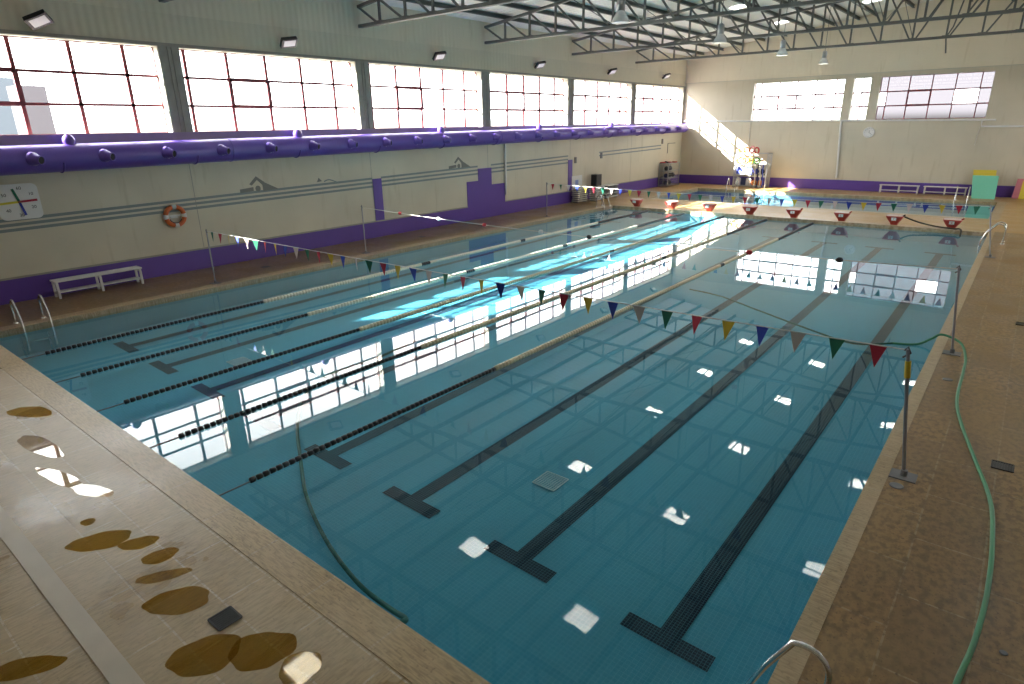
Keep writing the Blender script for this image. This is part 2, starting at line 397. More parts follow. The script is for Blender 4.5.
mb = MB(); mb.prism([(XL-T, YN, -.14), (XR+T, YN, -.14), (XR+T, YN, roof_z(XR)), (MID, YN, roof_z(MID)), (XL-T, YN, roof_z(XL))], (0, -T, 0))
struct(mb.build('wall_near', M['wall']), 'beige near wall behind the camera', 'wall')
# ceiling with skylight openings
SKX = [(3.93, 4.72), (8.02, 8.80), (12.72, 13.50), (16.85, 17.63)]; SKY_Y = [(3.3+6.2*k-.38, 3.3+6.2*k+.38) for k in range(6)]
mb = MB(); gx = sorted([XL-T, MID, XR+T] + [v for p in SKX for v in p]); gy = sorted([YN-T, YF+T] + [v for p in SKY_Y for v in p])
vd = {}
def rv(x, y, z):
    k = (round(x, 3), round(y, 3), round(z, 3))
    if k not in vd: vd[k] = mb.bm.verts.new((x, y, z))
    return vd[k]
for xa, xb in zip(gx, gx[1:]):
    for ya, yb in zip(gy, gy[1:]):
        if any(abs(xa-p[0]) < .01 for p in SKX) and any(abs(ya-p[0]) < .01 for p in SKY_Y): continue
        for dz in (0, .10): mb._f([rv(xa, ya, roof_z(xa)+dz), rv(xb, ya, roof_z(xb)+dz), rv(xb, yb, roof_z(xb)+dz), rv(xa, yb, roof_z(xa)+dz)])
for px in SKX:
    for py in SKY_Y:
        c = [(px[0], py[0]), (px[1], py[0]), (px[1], py[1]), (px[0], py[1])]
        for a, b in zip(c, c[1:]+c[:1]): mb._f([rv(*a, roof_z(a[0])), rv(*b, roof_z(b[0])), rv(*b, roof_z(b[0])+.1), rv(*a, roof_z(a[0])+.1)])
struct(mb.build('ceiling', M['roof_x']), 'pale ribbed metal roof underside', 'ceiling')
n_sk = 0
for px in SKX:
    for py in SKY_Y:
        n_sk += 1
        mb = MB(); e = .02
        P = [(x, y, roof_z(x)+.06) for x, y in ((px[0]-e, py[0]-e), (px[1]+e, py[0]-e), (px[1]+e, py[1]+e), (px[0]-e, py[1]+e))]
        mb.prism(P, (0, 0, .02)); struct(mb.build('window_%d' % (n_sk+9), M['skylight']), 'small square translucent skylight in the roof', 'skylight')

# windows ------------------------------------------------------------
def window(n, axis, a0, a1, z0, z1, bars, rows, face, vent, film=(), film_all=False, lab='', bw=.085):
    """axis 'Y': window in the left wall, a = y; axis 'X': far wall, a = x."""
    sg = -1 if axis == 'Y' and face < 0 else 1
    P = (lambda a, d, z: (face+sg*d, a, z)) if axis == 'Y' else (lambda a, d, z: (a, face+sg*d, z))
    root = thing('window_%d' % n, lab, 'window', P((a0+a1)/2, .28, z0)); root['kind'] = 'structure'
    org = Vector(root.location)
    L = lambda a, d, z: tuple(Vector(P(a, d, z))-org)
    mb = MB()
    for a in (a0, a1): mb.bar(L(a, .28, z0), L(a, .28, z1), .05, .05)
    for z in (z0, z1): mb.bar(L(a0, .28, z), L(a1, .28, z), .05, .05)
    for b in bars: mb.bar(L(b, .28, z0), L(b, .28, z1), bw, .045)
    for z in rows: mb.bar(L(a0, .28, z), L(a1, .28, z), .045, bw*.75)
    mb.build('window_frame', M['frame'], root)
    if vent:
        mb = MB(); va, vb = vent; za, zb = rows
        for a in (va, vb): mb.bar(L(a, .26, za), L(a, .26, zb), .11, .07)
        for z in (za, zb): mb.bar(L(va, .26, z), L(vb, .26, z), .07, .10)
        mb.build('opening_sash', M['frame'], root)
    # reveal lining
    mb = MB()
    for a, b in (((a0, z0), (a0, z1)), ((a1, z0), (a1, z1)), ((a0, z1), (a1, z1)), ((a0, z0), (a1, z0))):
        da = -.004 if a[0] == b[0] == a1 else (.004 if a[0] == b[0] else 0); dz = 0 if a[0] == b[0] else (-.004 if a[1] == z1 else .004)
        q = [L(a[0]+da, .0, a[1]+dz), L(b[0]+da, .0, b[1]+dz), L(b[0]+da, .40, b[1]+dz), L(a[0]+da, .40, a[1]+dz)]
        mb.quad(*q)
    mb.build('jamb', M['sill'], root)
    mb = MB(); mb.mi = 0
    cols = [a0]+list(bars)+[a1]; rws = [z0]+list(rows)+[z1]
    for i in range(len(cols)-1):
        for j in range(len(rws)-1):
            mb.mi = 1 if (film_all and (i, j) not in film) else 0
            mb.quad(L(cols[i], .285, rws[j]), L(cols[i+1], .285, rws[j]), L(cols[i+1], .285, rws[j+1]), L(cols[i], .285, rws[j+1]))
    mb.build('pane', [M['glass'], M['film_glass']], root)
    # portal: tells the renderer where the daylight comes in
    pd = bpy.data.lights.new('daylight_portal', 'AREA'); pd.shape = 'RECTANGLE'; pd.size = abs(a1-a0); pd.size_y = z1-z0; pd.cycles.is_portal = True
    po = bpy.data.objects.new('daylight_portal', pd); col.objects.link(po)
    po.location = P((a0+a1)/2, .44, (z0+z1)/2)
    dirv = Vector((1, 0, 0)) if axis == 'Y' else Vector((0, -1, 0))
    po.rotation_euler = dirv.to_track_quat('-Z', 'Z').to_euler() if False else (R(90), 0, R(-90) if face < 0 else R(90))
    if axis == 'X': po.rotation_euler = (R(-90), 0, 0)
    return root
wi = 1
mbc = []
for k in range(len(colY)-1):
    a0, a1 = colY[k]+.28, colY[k+1]-(.28 if k < len(colY)-2 else .12)
    if k == 0: continue
    bars = [a0+.22+1.21*j for j in range(5) if a0+.22+1.21*j < a1-.1]
    if k == 1: vent = None
    z0, z1 = WZ0, WZ1; h = (z1-z0)/3
    rows = (z0+h*.98, z0+h*2.0)
    vb = {1: (1, 2)}.get(k, (1, 2)); vent = (bars[vb[0]], bars[vb[1]])
    window(wi, 'Y', a0, a1, z0, z1, bars, rows, XL, vent, lab='%s large multi-pane window from the near end of the left wall, frame dull red' % ORD[k-1], bw=(.085 if k < 4 else .115)); wi += 1
rows = (FZ0+.70, FZ0+1.42)
window(wi, 'X', *FW[0], FZ0, FZ1, [2.25, 3.27, 4.3, 5.33, 6.37], rows, YF, (3.27, 4.3), lab='wide far wall window nearest the left corner', bw=.12); wi += 1
window(wi, 'X', *FW[1], FZ0, FZ1, [7.72], rows, YF, None, lab='narrow two-column window in the middle of the far wall', bw=.12); wi += 1
window(wi, 'X', *FW[2], FZ0, FZ1, [8.95, 9.95, 10.97, 12.0, 13.05], rows, YF, (9.95, 10.97), film=((4, 1), (0, 1)), film_all=True, lab='wide far wall window with greyish panes, to the right of the clock'); wi += 1
for n_, (a, b) in enumerate(((14.0, 22.0), (24.0, 32.0))):  # unseen windows added to bring daylight into the far half
    window(40+n_, 'Y', a, b, WZ0, WZ1, [a+1.5*j for j in range(1, 6)], (WZ0+.7, WZ0+1.4), XR, None, lab='large window added in the right wall for daylight, outside the view')
# columns between windows
for k, y in enumerate(colY):
    if k == 0: continue
    w2 = .27 if k < len(colY)-1 else .10
    mb = MB(); mb.box((XL-.41, y-w2, WZ0-.02), (XL+.02, y+w2, WZ1+.02))
    mb.box((XL+.02, y-.05, WZ0), (XL+.045, y-.035, WZ1)); mb.box((XL+.02, y+.06, WZ0), (XL+.045, y+.075, WZ1))
    struct(mb.build('trim_%d' % (10+k), M['column']), 'grey concrete column beside the %s left window' % ORD[min(k-1, 5)], 'column')
mb = MB(); mb.box((XL-.01, YN, WZ0-.20), (XL+.05, YF-.01, WZ0-.02)); mb.box((XL-.01, YN, WZ0-.02), (XL+.09, YF-.01, WZ0+.01))
struct(mb.build('trim_20', M['lavender']), 'lavender sill strip under the left windows', 'sill')
mb = MB(); mb.box((XL-.01, YN, WZ1+.01), (XL+.05, YF-.01, WZ1+.09)); struct(mb.build('trim_21', M['column']), 'dark flashing above the left windows', 'flashing')
mb = MB(); mb.box((XL, YF-.05, 6.19), (XR, YF-.005, 6.23)); struct(mb.build('trim_22', M['sill']), 'thin ledge above the far windows', 'ledge')
# purple bands
B = .56
mb = MB(); e = XL+.012
mb.box((XL-.01, YN, 0), (e, YF, B)); struct(mb.build('baseboard_left', M['purple']), 'purple painted band along the foot of the left wall', 'painted band')
mb = MB(); mb.box((XL-.01, YN, B), (XL+.03, 17.2, B+.045)); mb.box((XL-.01, 19.7, B), (XL+.03, YF, B+.045)); struct(mb.build('trim_23', M['column']), 'dark ledge on top of the left purple band', 'ledge')
mb = MB(); mb.box((XL, YF-.012, 0), (XR, YF+.01, B)); struct(mb.build('baseboard_far', M['purple']), 'purple painted band along the foot of the far wall', 'painted band')
mb = MB(); mb.box((XR-.012, YN, 0), (XR+.01, YF, B)); struct(mb.build('baseboard_right', M['purple']), 'purple painted band along the foot of the right wall', 'painted band')
mb = MB(); mb.prism([(XL-.005, 17.2, B-.02), (XL-.005, 19.7, B-.02), (XL-.005, 19.7, 1.40), (XL-.005, 18.8, 1.40), (XL-.005, 18.8, 2.12), (XL-.005, 17.93, 2.12), (XL-.005, 17.93, 1.62), (XL-.005, 17.2, 1.62)], (.028, 0, 0))
struct(mb.build('trim_24', M['purple']), 'stepped purple painted block on the left wall', 'painted block')
for n_, (ya, yb, zt) in enumerate(((12.24, 12.64, 2.1), (24.8, 25.18, 2.14))):
    mb = MB(); mb.box((XL-.005, ya, B-.02), (XL+.022, yb, zt)); struct(mb.build('trim_%d' % (25+n_), M['purple']), 'narrow upright purple stripe on the left wall, %s one' % ('nearer' if n_ == 0 else 'farther'), 'painted stripe')
# painted triple stripe
mb = MB()
for za, sl in ((1.90, .0175), (1.785, .0155), (1.67, .0135)):
    for ya, yb in ((YN, 12.24), (12.64, 17.93), (18.8, 24.8), (27.8, 35.2)):
        if za < 1.7 and ya > 25: continue
        hh = .035
        mb.prism([(XL-.002, ya, za+sl*ya-hh), (XL-.002, yb, za+sl*yb-hh), (XL-.002, yb, za+sl*yb+hh), (XL-.002, ya, za+sl*ya+hh)], (.006, 0, 0))
struct(mb.build('trim_27', M['grey_stripe']), 'blue-grey painted wave stripes along the left wall', 'painted stripes')
# vertical seams of the precast panels
mb = MB()
for y in [12.22+BAY*k for k in range(-1, 4)]:
    mb.box((XL, y-.008, B+.05), (XL+.004, y+.008, 3.6))
struct(mb.build('trim_28', M['column']), 'panel joints of the left wall', 'joints')

# ================================================================ ROOF STEEL
nodes_x = [MID + 1.225*j for j in range(-10, 11)]
def make_truss(y, lab):
    t = thing('roof_truss', lab, 'roof truss', (MID, y, 7.05), 0, 'steel roof trusses')
    bz = 0.0; TZ = lambda x: chord_z(x)-7.05
    a, b = XL+.04, XR-.04
    mb = MB(); mb.bar((a-MID, 0, bz), (b-MID, 0, bz), .15, .10); mb.build('bottom_chord', M['steel'], t)
    for s_ in (a, b):
        mb = MB(); mb.bar((s_-MID, 0, TZ(s_)), (0, 0, TZ(MID)), .12, .09); mb.build('top_chord', M['steel'], t)
    for i, x in enumerate(nodes_x):
        mb = MB(); mb.bar((x-MID, 0, bz), (x-MID, 0, TZ(x)), .068); mb.build('strut', M['steel'], t)
        mb = MB(); mb.box((x-MID-.15, -.075, bz-.01), (x-MID+.15, .075, bz+.07)); mb.build('gusset_plate', M['steel'], t)
    left = [a]+nodes_x[:11]; right = nodes_x[10:]+[b]
    for p, q in zip(left, left[1:]): mb = MB(); mb.bar((p-MID, 0, TZ(p)), (q-MID-.1, 0, bz), .06); mb.build('brace', M['steel'], t)
    for p, q in zip(right, right[1:]): mb = MB(); mb.bar((p-MID+.1, 0, bz), (q-MID, 0, TZ(q)), .06); mb.build('brace', M['steel'], t)
    return t
tn = ['over the near end of the pool', 'just entering the view at top left', 'starting above the column before the third left window', 'starting above the column before the fourth left window', 'second truss from the far wall', 'truss nearest the far wall']
t0 = make_truss(Y0-2*BAY, 'grey steel lattice roof truss '+tn[0])
for k in range(-1, 4): dup(t0, (MID, Y0+BAY*k, 7.05), 0, 'grey steel lattice roof truss, '+tn[k+2])
pr0 = None; pi_ = 0
for i, x in enumerate(nodes_x):
    x += {5: .20, 8: -.42, 12: .42, 15: -.20}.get(i, 0)      # purlins pass beside the skylights
    lab = 'dark lengthwise steel purlin under the roof, %s from the left wall' % (ORD+['thirteenth', 'fourteenth', 'fifteenth', 'sixteenth', 'seventeenth', 'eighteenth', 'nineteenth', 'twentieth', 'twenty-first'])[i]
    z = chord_z(x)+.11
    if pr0 is None:
        mb = MB(); mb.box((-.03, YN+.02, -.06), (.03, YF-.04, .08)); mb.box((-.03, YN+.02, .06), (.07, YF-.04, .08)); mb.box((-.03, YN+.02, -.06), (.07, YF-.04, -.04))
        pr0 = mb.build('purlin', M['purlin']); pr0.location = (x, 0, z); tag(pr0, lab, 'purlin', 'roof purlins')
    else:
        c = pr0.copy(); col.objects.link(c); c.location = (x, 0, z); c['label'] = lab
# sway bracing rods between trusses
for xi, side in ((4, 'left'), (10, 'ridge'), (16, 'right')):
    x = nodes_x[xi]; zt = chord_z(x)-.05
    for k in range(-2, 3):
        ya, yb = Y0+BAY*k, Y0+BAY*(k+1)
        t = thing('sway_brace', 'thin crossed steel rods between trusses, %s row, %s bay from near' % (side, ORD[k+2]), 'bracing', (x, ya, 7.1), 0, 'crossed bracing rods')
        for s_, e_ in ((0.05, zt-7.1), (zt-7.1, 0.05)):
            mb = MB(); mb.tube([(0, .06, s_), (0, yb-ya-.06, e_)], .014, 6); mb.build('rod', M['steel'], t)
# hanging pipe near the ridge
mb = MB(); mb.tube([(12.2, 33.0, 8.6), (12.0, 33.0, 7.6), (11.8, 33.0, 7.2), (11.9, 33.0, 6.55)], .03, 8); tag(mb.build('conduit', M['steel']), 'grey conduit hanging down from the roof before the far wall', 'pipe')

# pendant lamps
def make_lamp(loc, lab, zt):
    t = thing('pendant_lamp', lab, 'lamp', loc, 0, 'high bay pendant lamps')
    mb = MB(); mb.lathe([(.08, .24), (.10, .25), (.10, .50), (.08, .54), (.03, .57)], seg=20); mb.build('housing', M['lamp_body'], t)
    mb = MB(); mb.lathe([(.21, 0), (.215, .02), (.19, .10), (.13, .20), (.10, .26)], seg=24); mb.build('lamp_shade', M['lamp_glass'], t)
    mb = MB(); mb.tube([(0, 0, .56), (0, 0, zt-loc[2])], .012, 6); mb.build('rod', M['steel'], t)
    return t
for k, lab in enumerate(('largest grey bell lamp hanging from the third truss, nearest the camera', 'second bell lamp from the camera, hanging before the ceiling bracing', 'third bell lamp from the camera with dark housing', 'smallest bell lamp hanging just before the far wall windows')):
    y = Y0+BAY*k; make_lamp((7.3, y+(.14 if k < 3 else 0), 6.18+(.05*k)), lab, chord_z(7.3))

# ================================================================ LEFT WALL FITTINGS
# floodlights
def make_flood(loc, lab, tilt, roll_=14):
    t = thing('floodlight', lab, 'floodlight', loc, 0, 'wall floodlights')
    Mx = Matrix.Rotation(R(tilt), 4, 'Y') @ Matrix.Rotation(R(roll_), 4, 'X')
    mb = MB(); mb.box((.03, -.24, -.17), (.14, .24, .17), Mx); mb.box((.0, -.10, -.08), (.09, .10, .08), Mx); mb.build('housing', M['black'], t, .008)
    mb = MB(); mb.box((.138, -.17, -.105), (.146, .19, .12), Mx); mb.build('lamp_glass', M['flood_glass'], t)
    mb = MB(); mb.box((-.19, -.04, -.02), (.02, .04, .02)); mb.build('bracket', M['steel'], t)
    return t
for k in range(6):
    make_flood((XL+.20, 2.95+6.38*k, 6.34+.045*k), 'black floodlight with white glass, above the %s left window from the near end' % ['first', 'second', 'third', 'fourth', 'fifth', 'sixth'][k], 52, 38 if k == 0 else 14)
# lifebuoy
t = thing('lifebuoy', 'orange and white lifebuoy hanging on the left wall', 'lifebuoy', (XL+.08, 5.17, 1.60))
bm_ = MB()
def torus_arc(mb, Rr, r, a0, a1, n=10, seg=12):
    mb.tube([(0, Rr*math.cos(a0+(a1-a0)*i/n), Rr*math.sin(a0+(a1-a0)*i/n)) for i in range(n+1)], r, seg)
for q in range(4):
    mb = MB(); torus_arc(mb, .25, .062, R(90*q+12), R(90*q+78)); mb.build('ring_segment', M['orange'], t)
    mb = MB(); torus_arc(mb, .25, .066, R(90*q-12), R(90*q+12), 5); mb.build('white_band', M['white'], t)
mb = MB(); mb.box((-.08, -.19, -.02), (-.04, .19, .02)); mb.box((-.08, -.10, -.06), (-.06, .10, .0)); mb.build('bracket', M['white'], t)
mb = MB(); mb.tube([(.02, .17*math.cos(R(a)), -.02+.17*math.sin(R(a))) for a in range(200, 345, 15)], .014, 6); mb.build('cord', M['black'], t)
# text helper
def text_mesh(name, s, size, mat, parent, loc, rot):
    cu = bpy.data.curves.new(name, 'FONT'); cu.body = s; cu.size = size; cu.align_x = 'CENTER'; cu.align_y = 'CENTER'; cu.extrude = .002
    o = bpy.data.objects.new(name, cu); col.objects.link(o)
    dg = bpy.context.evaluated_depsgraph_get(); me = bpy.data.meshes.new_from_object(o.evaluated_get(dg)); bpy.data.objects.remove(o)
    me.materials.append(mat); m = bpy.data.objects.new(name, me); col.objects.link(m); m.parent = parent; m.location = loc; m.rotation_euler = rot; return m
# pace clock
t = thing('pace_clock', 'square white pace clock with four coloured hands on the left wall', 'clock', (XL+.02, 1.73, 2.33))
mb = MB(); hs, rr = .42, .12; poly = []
for cx_, cz_, a0 in ((1, 1, 0), (-1, 1, 90), (-1, -1, 180), (1, -1, 270)):
    for i in range(6): a = R(a0+18*i); poly.append((0, cx_*(hs-rr)+rr*math.cos(a), cz_*(hs-rr)*.95+rr*math.sin(a)))
mb.prism(poly, (.06, 0, 0)); mb.build('dial', M['white'], t)
hx = .066
for nm, mt, ang, ln in (('green hand', 'green_ink', 105, .31), ('red hand', 'red_ink', 3, .36), ('blue hand', 'blue_ink', -78, .32), ('yellow hand', 'yellow_ink', 183, .42)):
    a = R(ang); mb = MB(); mb.bar((hx+.01, -.03*math.cos(a), -.03*math.sin(a)), (hx+.01, ln*math.cos(a), ln*math.sin(a)), .05, .012, (1, 0, 0)); mb.build('hand', M[mt], t)['label'] = nm
for s_, ang, dd in (('60', 80, .31), ('10', 32, .31), ('20', -28, .30), ('30', -92, .31), ('40', -142, .31), ('50', 148, .31)):
    a = R(ang); text_mesh('numeral', s_, .10, M['ink'], t, (.062, dd*math.cos(a), dd*math.sin(a)), (R(90), 0, R(90)))
# far wall clock
t = thing('wall_clock', 'round white clock on the far wall under the windows', 'clock', (8.44, YF-.01, 3.16))
mb = MB(); mb.lathe([(.29, .01), (.29, -.05), (.25, -.06), (.24, -.045), (.001, -.045)], ax='Y', seg=32); mb.build('dial', M['white'], t)
for a, ln in ((70, .13), (-35, .19)): mb = MB(); mb.bar((0, -.055, 0), (ln*math.cos(R(a)), -.055, ln*math.sin(R(a))), .012, .012); mb.build('hand', M['ink'], t)
mb = MB()
for k in range(12): a = R(30*k); mb.bar((.19*math.cos(a), -.05, .19*math.sin(a)), (.22*math.cos(a), -.05, .22*math.sin(a)), .01, .01)
mb.build('hour_marks', M['logo_grey'], t)
# painted swimmer emblems (house-like swimmer: arm chevron, head, arm bar, tapered body)
def emblem(y, z, sc, fade, lab):
    t = thing('swimmer_emblem', lab, 'wall emblem', (XL+.001, y, z))
    P = lambda pts: [(0, a*sc, b*sc) for a, b in pts]; mt = M['logo_grey']
    mb = MB(); mb.prism(P([(-.62, -.10), (-.14, -.06), (-.14, .06), (-.62, .02)]), (.005, 0, 0)); mb.build('arm_bar', mt, t)
    mb = MB(); mb.prism(P([(-.27, .16), (-.19, .11), (.02, .28), (.0, .40)]), (.005, 0, 0)); mb.prism(P([(.0, .40), (.02, .28), (.20, .10), (.28, .19)]), (.005, 0, 0)); mb.prism(P([(.19, .11), (.27, .19), (.78, -.07), (.20, -.10)]), (.005, 0, 0)); mb.build('body_chevron', mt, t)
    mb = MB(); mb.lathe([(.095*sc, 0), (.095*sc, .005)], ax='X', seg=20).build('head', mt, t).location = (0, .02*sc, .0)
    return t
emblem(7.78, 2.13, .92, 0, 'grey painted swimmer emblem above the stripes, nearer to the lifebuoy')
emblem(16.75, 2.30, .92, 0, 'grey painted swimmer emblem near the stepped purple block')
t = thing('splash_emblem', 'small faded grey splash emblem on the stripes between the two swimmer emblems', 'wall emblem', (XL+.001, 10.1, 2.16))
mb = MB(); mb.prism([(0, -.18, 0), (0, .02, .02), (0, -.10, .14)], (.005, 0, 0)); mb.build('fin', M['logo_grey'], t)
mb = MB(); mb.tube([(.0, .1+.07*i, .0+.05*math.sin(i*.6)) for i in range(8)], .02, 6); mb.build('wave', M['grey_stripe'], t)
# pipes on left wall
mb = MB(); mb.tube([(XL+.06, 19.72, .88), (XL+.06, 19.72, 3.45)], .05, 10); tag(mb.build('downpipe', M['white']), 'white vertical pipe below the duct at the stepped purple block', 'pipe')
for n_, (y, z) in enumerate(((25.45, 2.1), (28.0, 2.22), (35.3, 2.75))):
    mb = MB(); mb.box((XL, y-.07, z-.15), (XL+.06, y+.07, z+.15)); tag(mb.build('wall_box', M['plate']), ['small grey box on the left wall beside the farther purple stripe', 'small grey box at the start of the last pair of wall stripes', 'small grey box high on the left wall above the equipment cage'][n_], 'junction box')
mb = MB(); mb.tube([(XL+.03, 36.1, 2.0), (XL+.03, 36.1, 2.6), (XL+.25, 36.7, 2.62)], .02, 6); tag(mb.build('shower_pipe', M['plate']), 'thin bent shower pipe on the left wall above the cage', 'pipe')

# ---------------- ventilation duct
t = thing('ventilation_duct', 'long purple ventilation duct with nozzles under the left windows', 'duct', (-2.24, 0, 3.26))
zc = lambda y: .0065*y
secs = [(YN+.3, 6.9, .32), (6.9, 18.9, .305), (18.9, 27.5, .285), (27.5, 37.7, .255)]
ys_ = [YN+.3]+[y_ for _, y_, _ in secs]
def rad_at(y): return .325-.0019*max(y, 0)
for ya, yb in zip(ys_, ys_[1:]):
    mb = MB(); n_ = 8; mb.tube([(0, ya+(yb-ya)*q/n_, zc(ya+(yb-ya)*q/n_)) for q in range(n_+1)], [rad_at(ya+(yb-ya)*q/n_) for q in range(n_+1)], 32); mb.build('duct_section', M['duct'], t)
    mb = MB(); mb.tube([(0, yb-.03, zc(yb)), (0, yb+.01, zc(yb))], rad_at(yb)+.014, 32); mb.build('flange', M['duct'], t)
mb = MB(); mb.tube([(0, 37.68, zc(37.7)), (0, 37.9, zc(37.7)), (0, 38.0, zc(37.7))], [.255, .2, .08], 24); mb.build('end_cap', M['duct'], t)
noz = None
for k in range(-4, 25):
    y = .57+1.483*k
    if y > 37.5 or y < YN+.8: continue
    r = rad_at(y)
    if noz is None:
        mb = MB(); mb.lathe([(.155, 0), (.155, .07), (.12, .10), (.12, .15), (.10, .17), (.10, .27), (.085, .27), (.085, .14)], ax='X', seg=20)
        noz = mb.build('nozzle', M['duct'], t)
        mb = MB(); mb.lathe([(.084, .24), (.084, .245)], ax='X', seg=18); hole = mb.build('nozzle_opening', M['dark_hole'], noz)
        nn = noz
    else:
        nn = noz.copy(); col.objects.link(nn); nn.parent = t; hh = hole.copy(); col.objects.link(hh); hh.parent = nn
    nn.location = (r-.04, y, zc(y)+.02); nn.rotation_euler = (0, R(8), R(28))
for y in (2.96, 9.2, 15.5, 21.9, 28.4):
    r = rad_at(y); mb = MB(); mb.lathe([(.13, -.05), (.14, .05), (.13, .12), (.09, .18), (.05, .20), (.05, .21)], seg=18); mb.build('top_damper', M['duct'], t).location = (0, y, zc(y)+r)
for y in [5.85+BAY*k/2 for k in range(-3, 10)]:
    r = rad_at(y); mb = MB(); mb.tube([(-.28, y, zc(y)+.1)]+[((r+.012)*math.cos(R(a)), y, zc(y)+(r+.012)*math.sin(R(a))) for a in range(200, 345, 12)], .018, 6)
    mb.build('hanger', M['purple'], t)

# ================================================================ FAR WALL FITTINGS
mb = MB(); mb.tube([(XL+.05, YF-.05, 3.93), (1.9, YF-.05, 3.86), (14.0, YF-.05, 3.72)], .045, 8); tag(mb.build('wall_pipe', M['white']), 'long white horizontal pipe along the far wall under the windows', 'pipe')
mb = MB(); mb.tube([(6.95, YF-.07, 3.78), (7.15, YF-.07, .65)], .055, 8); tag(mb.build('downpipe', M['white']), 'white vertical pipe on the far wall left of the clock', 'pipe')
mb = MB(); mb.tube([(1.85, YF-.04, 3.82), (1.9, YF-.04, 2.1)], .03, 8); tag(mb.build('thin_pipe', M['offwhite']), 'thin upright pipe on the far wall above the tall equipment cage', 'pipe')
mb = MB(); mb.tube([(13.45, YF-.05, 3.72), (13.45, YF-.05, 3.42), (XR-.05, YF-.05, 3.30)], .045, 8); tag(mb.build('wall_pipe', M['white']), 'white pipe stepping down and running to the right along the far wall', 'pipe')
mb = MB(); mb.tube([(13.4, YF-.04, 3.40), (13.35, YF-.04, 2.5)], .025, 8); tag(mb.build('thin_pipe', M['offwhite']), 'short thin pipe hanging on the far wall right of the windows', 'pipe')

# ================================================================ BENCHES
def make_bench(loc, rz, ln, lab, legs):
    t = thing('bench', lab, 'bench', loc, rz, 'white slatted benches')
    mb = MB(); 
    for k in range(3): mb.box((-ln/2, -.17+.12*k, .40), (ln/2, -.17+.12*k+.10, .44))
    mb.build('seat', M['white'], t, .005)
    mb = MB()
    for k in range(2): mb.box((-ln/2+.05, -.12+.13*k, .13), (ln/2-.05, -.12+.13*k+.10, .16))
    mb.build('shelf', M['white'], t)
    for x in legs:
        for s_ in (-1, 1):
            mb = MB(); mb.bar((x, s_*.15, 0), (x, s_*.14, .40), .05, .05); mb.build('leg', M['white'], t)
        mb = MB(); mb.box((x-.02, -.15, .34), (x+.02, .15, .40)); mb.box((x-.02, -.15, .09), (x+.02, .15, .13)); mb.build('crossbar', M['white'], t)
    return t
make_bench((-2.2, 2.88, 0), PI/2, 2.0, 'white bench with lower shelf against the purple band of the left wall', (-.95, 0, .95))
make_bench((10.42, 37.75, .0), 0, 1.88, 'white bench at the far wall, the left one of the pair', (-.88, 0, .88))
make_bench((12.52, 37.75, .0), 0, 1.92, 'white bench at the far wall, the right one next to the green mat', (-.9, 0, .9))

# ================================================================ POOL LADDERS
def arc(c, r, a0, a1, n=8): return [(c[0]+r*math.cos(R(a0+(a1-a0)*i/n)), c[1]+r*math.sin(R(a0+(a1-a0)*i/n))) for i in range(n+1)]
def make_ladder(loc, rz, lab, h=.72, back=.42, gap=.5, deep=-.75, treads=2):
    """local: +x points over the water, y across; edge of the pool at x = 0"""
    t = thing('pool_ladder', lab, 'pool ladder', loc, rz, 'steel pool ladders')
    prof = [(-back, 0), (-back, h*.55)] + arc((-back+.16, h*.62), .16, 180, 62, 6) + [(.0, .30), (.10, .04), (.12, -.2), (.12, deep)]
    for s_ in (-1, 1):
        mb = MB(); mb.tube([(x, s_*gap/2, z) for x, z in prof], .021, 10); mb.build('rail', M['chrome'], t)
        mb = MB(); mb.lathe([(.055, 0), (.055, .012), (.03, .025)], (-back, s_*gap/2, .006)); mb.build('foot_flange', M['chrome'], t)
    for k in range(treads):
        mb = MB(); mb.box((.08, -gap/2, -.32-.25*k), (.16, gap/2, -.30-.25*k)); mb.build('tread', M['chrome'], t)
    return t
make_ladder((0, .87, 0), 0, 'steel pool ladder by the left wall bench', h=.62, back=.40, deep=-.5, treads=1)
make_ladder((0, 24.3, 0), 0, 'steel pool ladder at the far left corner beside the stacked steps', h=.66, back=.35, deep=-.38, treads=1)
make_ladder((W, 22.9, 0), PI, 'steel pool ladder on the right side near the starting blocks', h=.75, back=.48, deep=-.4, treads=1)
make_ladder((W, .83, 0), PI, 'steel pool ladder at the near right, handrail cut by the photo edge', h=.72, back=.38, deep=-.9, treads=2)
make_ladder((2.05, SY1, 0), -PI/2, 'small ladder of the far pool before the tall cage', h=.75, back=.35, deep=-.5, treads=1)
make_ladder((13.45, SY1, 0), -PI/2, 'small ladder of the far pool before the right bench', h=.8, back=.4, deep=-.5, treads=1)

# ================================================================ ROPES, POLES, FLAGS
def make_pole(x, y, lab, h=1.49, lean=0.0, ring_=True):
    t = thing('line_pole', lab, 'pole', (x, y, 0), 0, 'upright line poles')
    mb = MB(); mb.box((-.13, -.11, 0), (.13, .11, .012)); mb.lathe([(.035, .01), (.035, .08)]); mb.build('base_plate', M['plate'], t)
    mb = MB(); mb.tube([(0, 0, .01), (lean*.5, 0, h*.5), (lean, 0, h)], .019, 10); mb.build('pole', M['pole'], t)
    mb = MB(); mb.tube([(lean-.035, 0, h-.10), (lean+.03, 0, h-.04), (lean, 0, h+.03), (lean-.03, 0, h-.02)], .012, 6); mb.build('hook', M['plate'], t)
    return t
PL, PR = -.42, W+.30
make_pole(PL, 5.0, 'thin pole by the left pool edge holding the near flag line', 1.40); pr5 = make_pole(PR, 5.0, 'thick pole on the right deck holding the near flag line', lean=-.20)
make_pole(PL, 10.0, 'thin pole by the left pool edge holding the plain recall rope', 1.50); make_pole(PR, 10.0, 'pole on the right deck beside the green hose', lean=-.17)
make_pole(PL, 20.0, 'thin pole by the left pool edge holding the far flag line', 1.46); make_pole(PR, 20.0, 'pole on the right deck near the far ladder', lean=-.26, h=1.46)
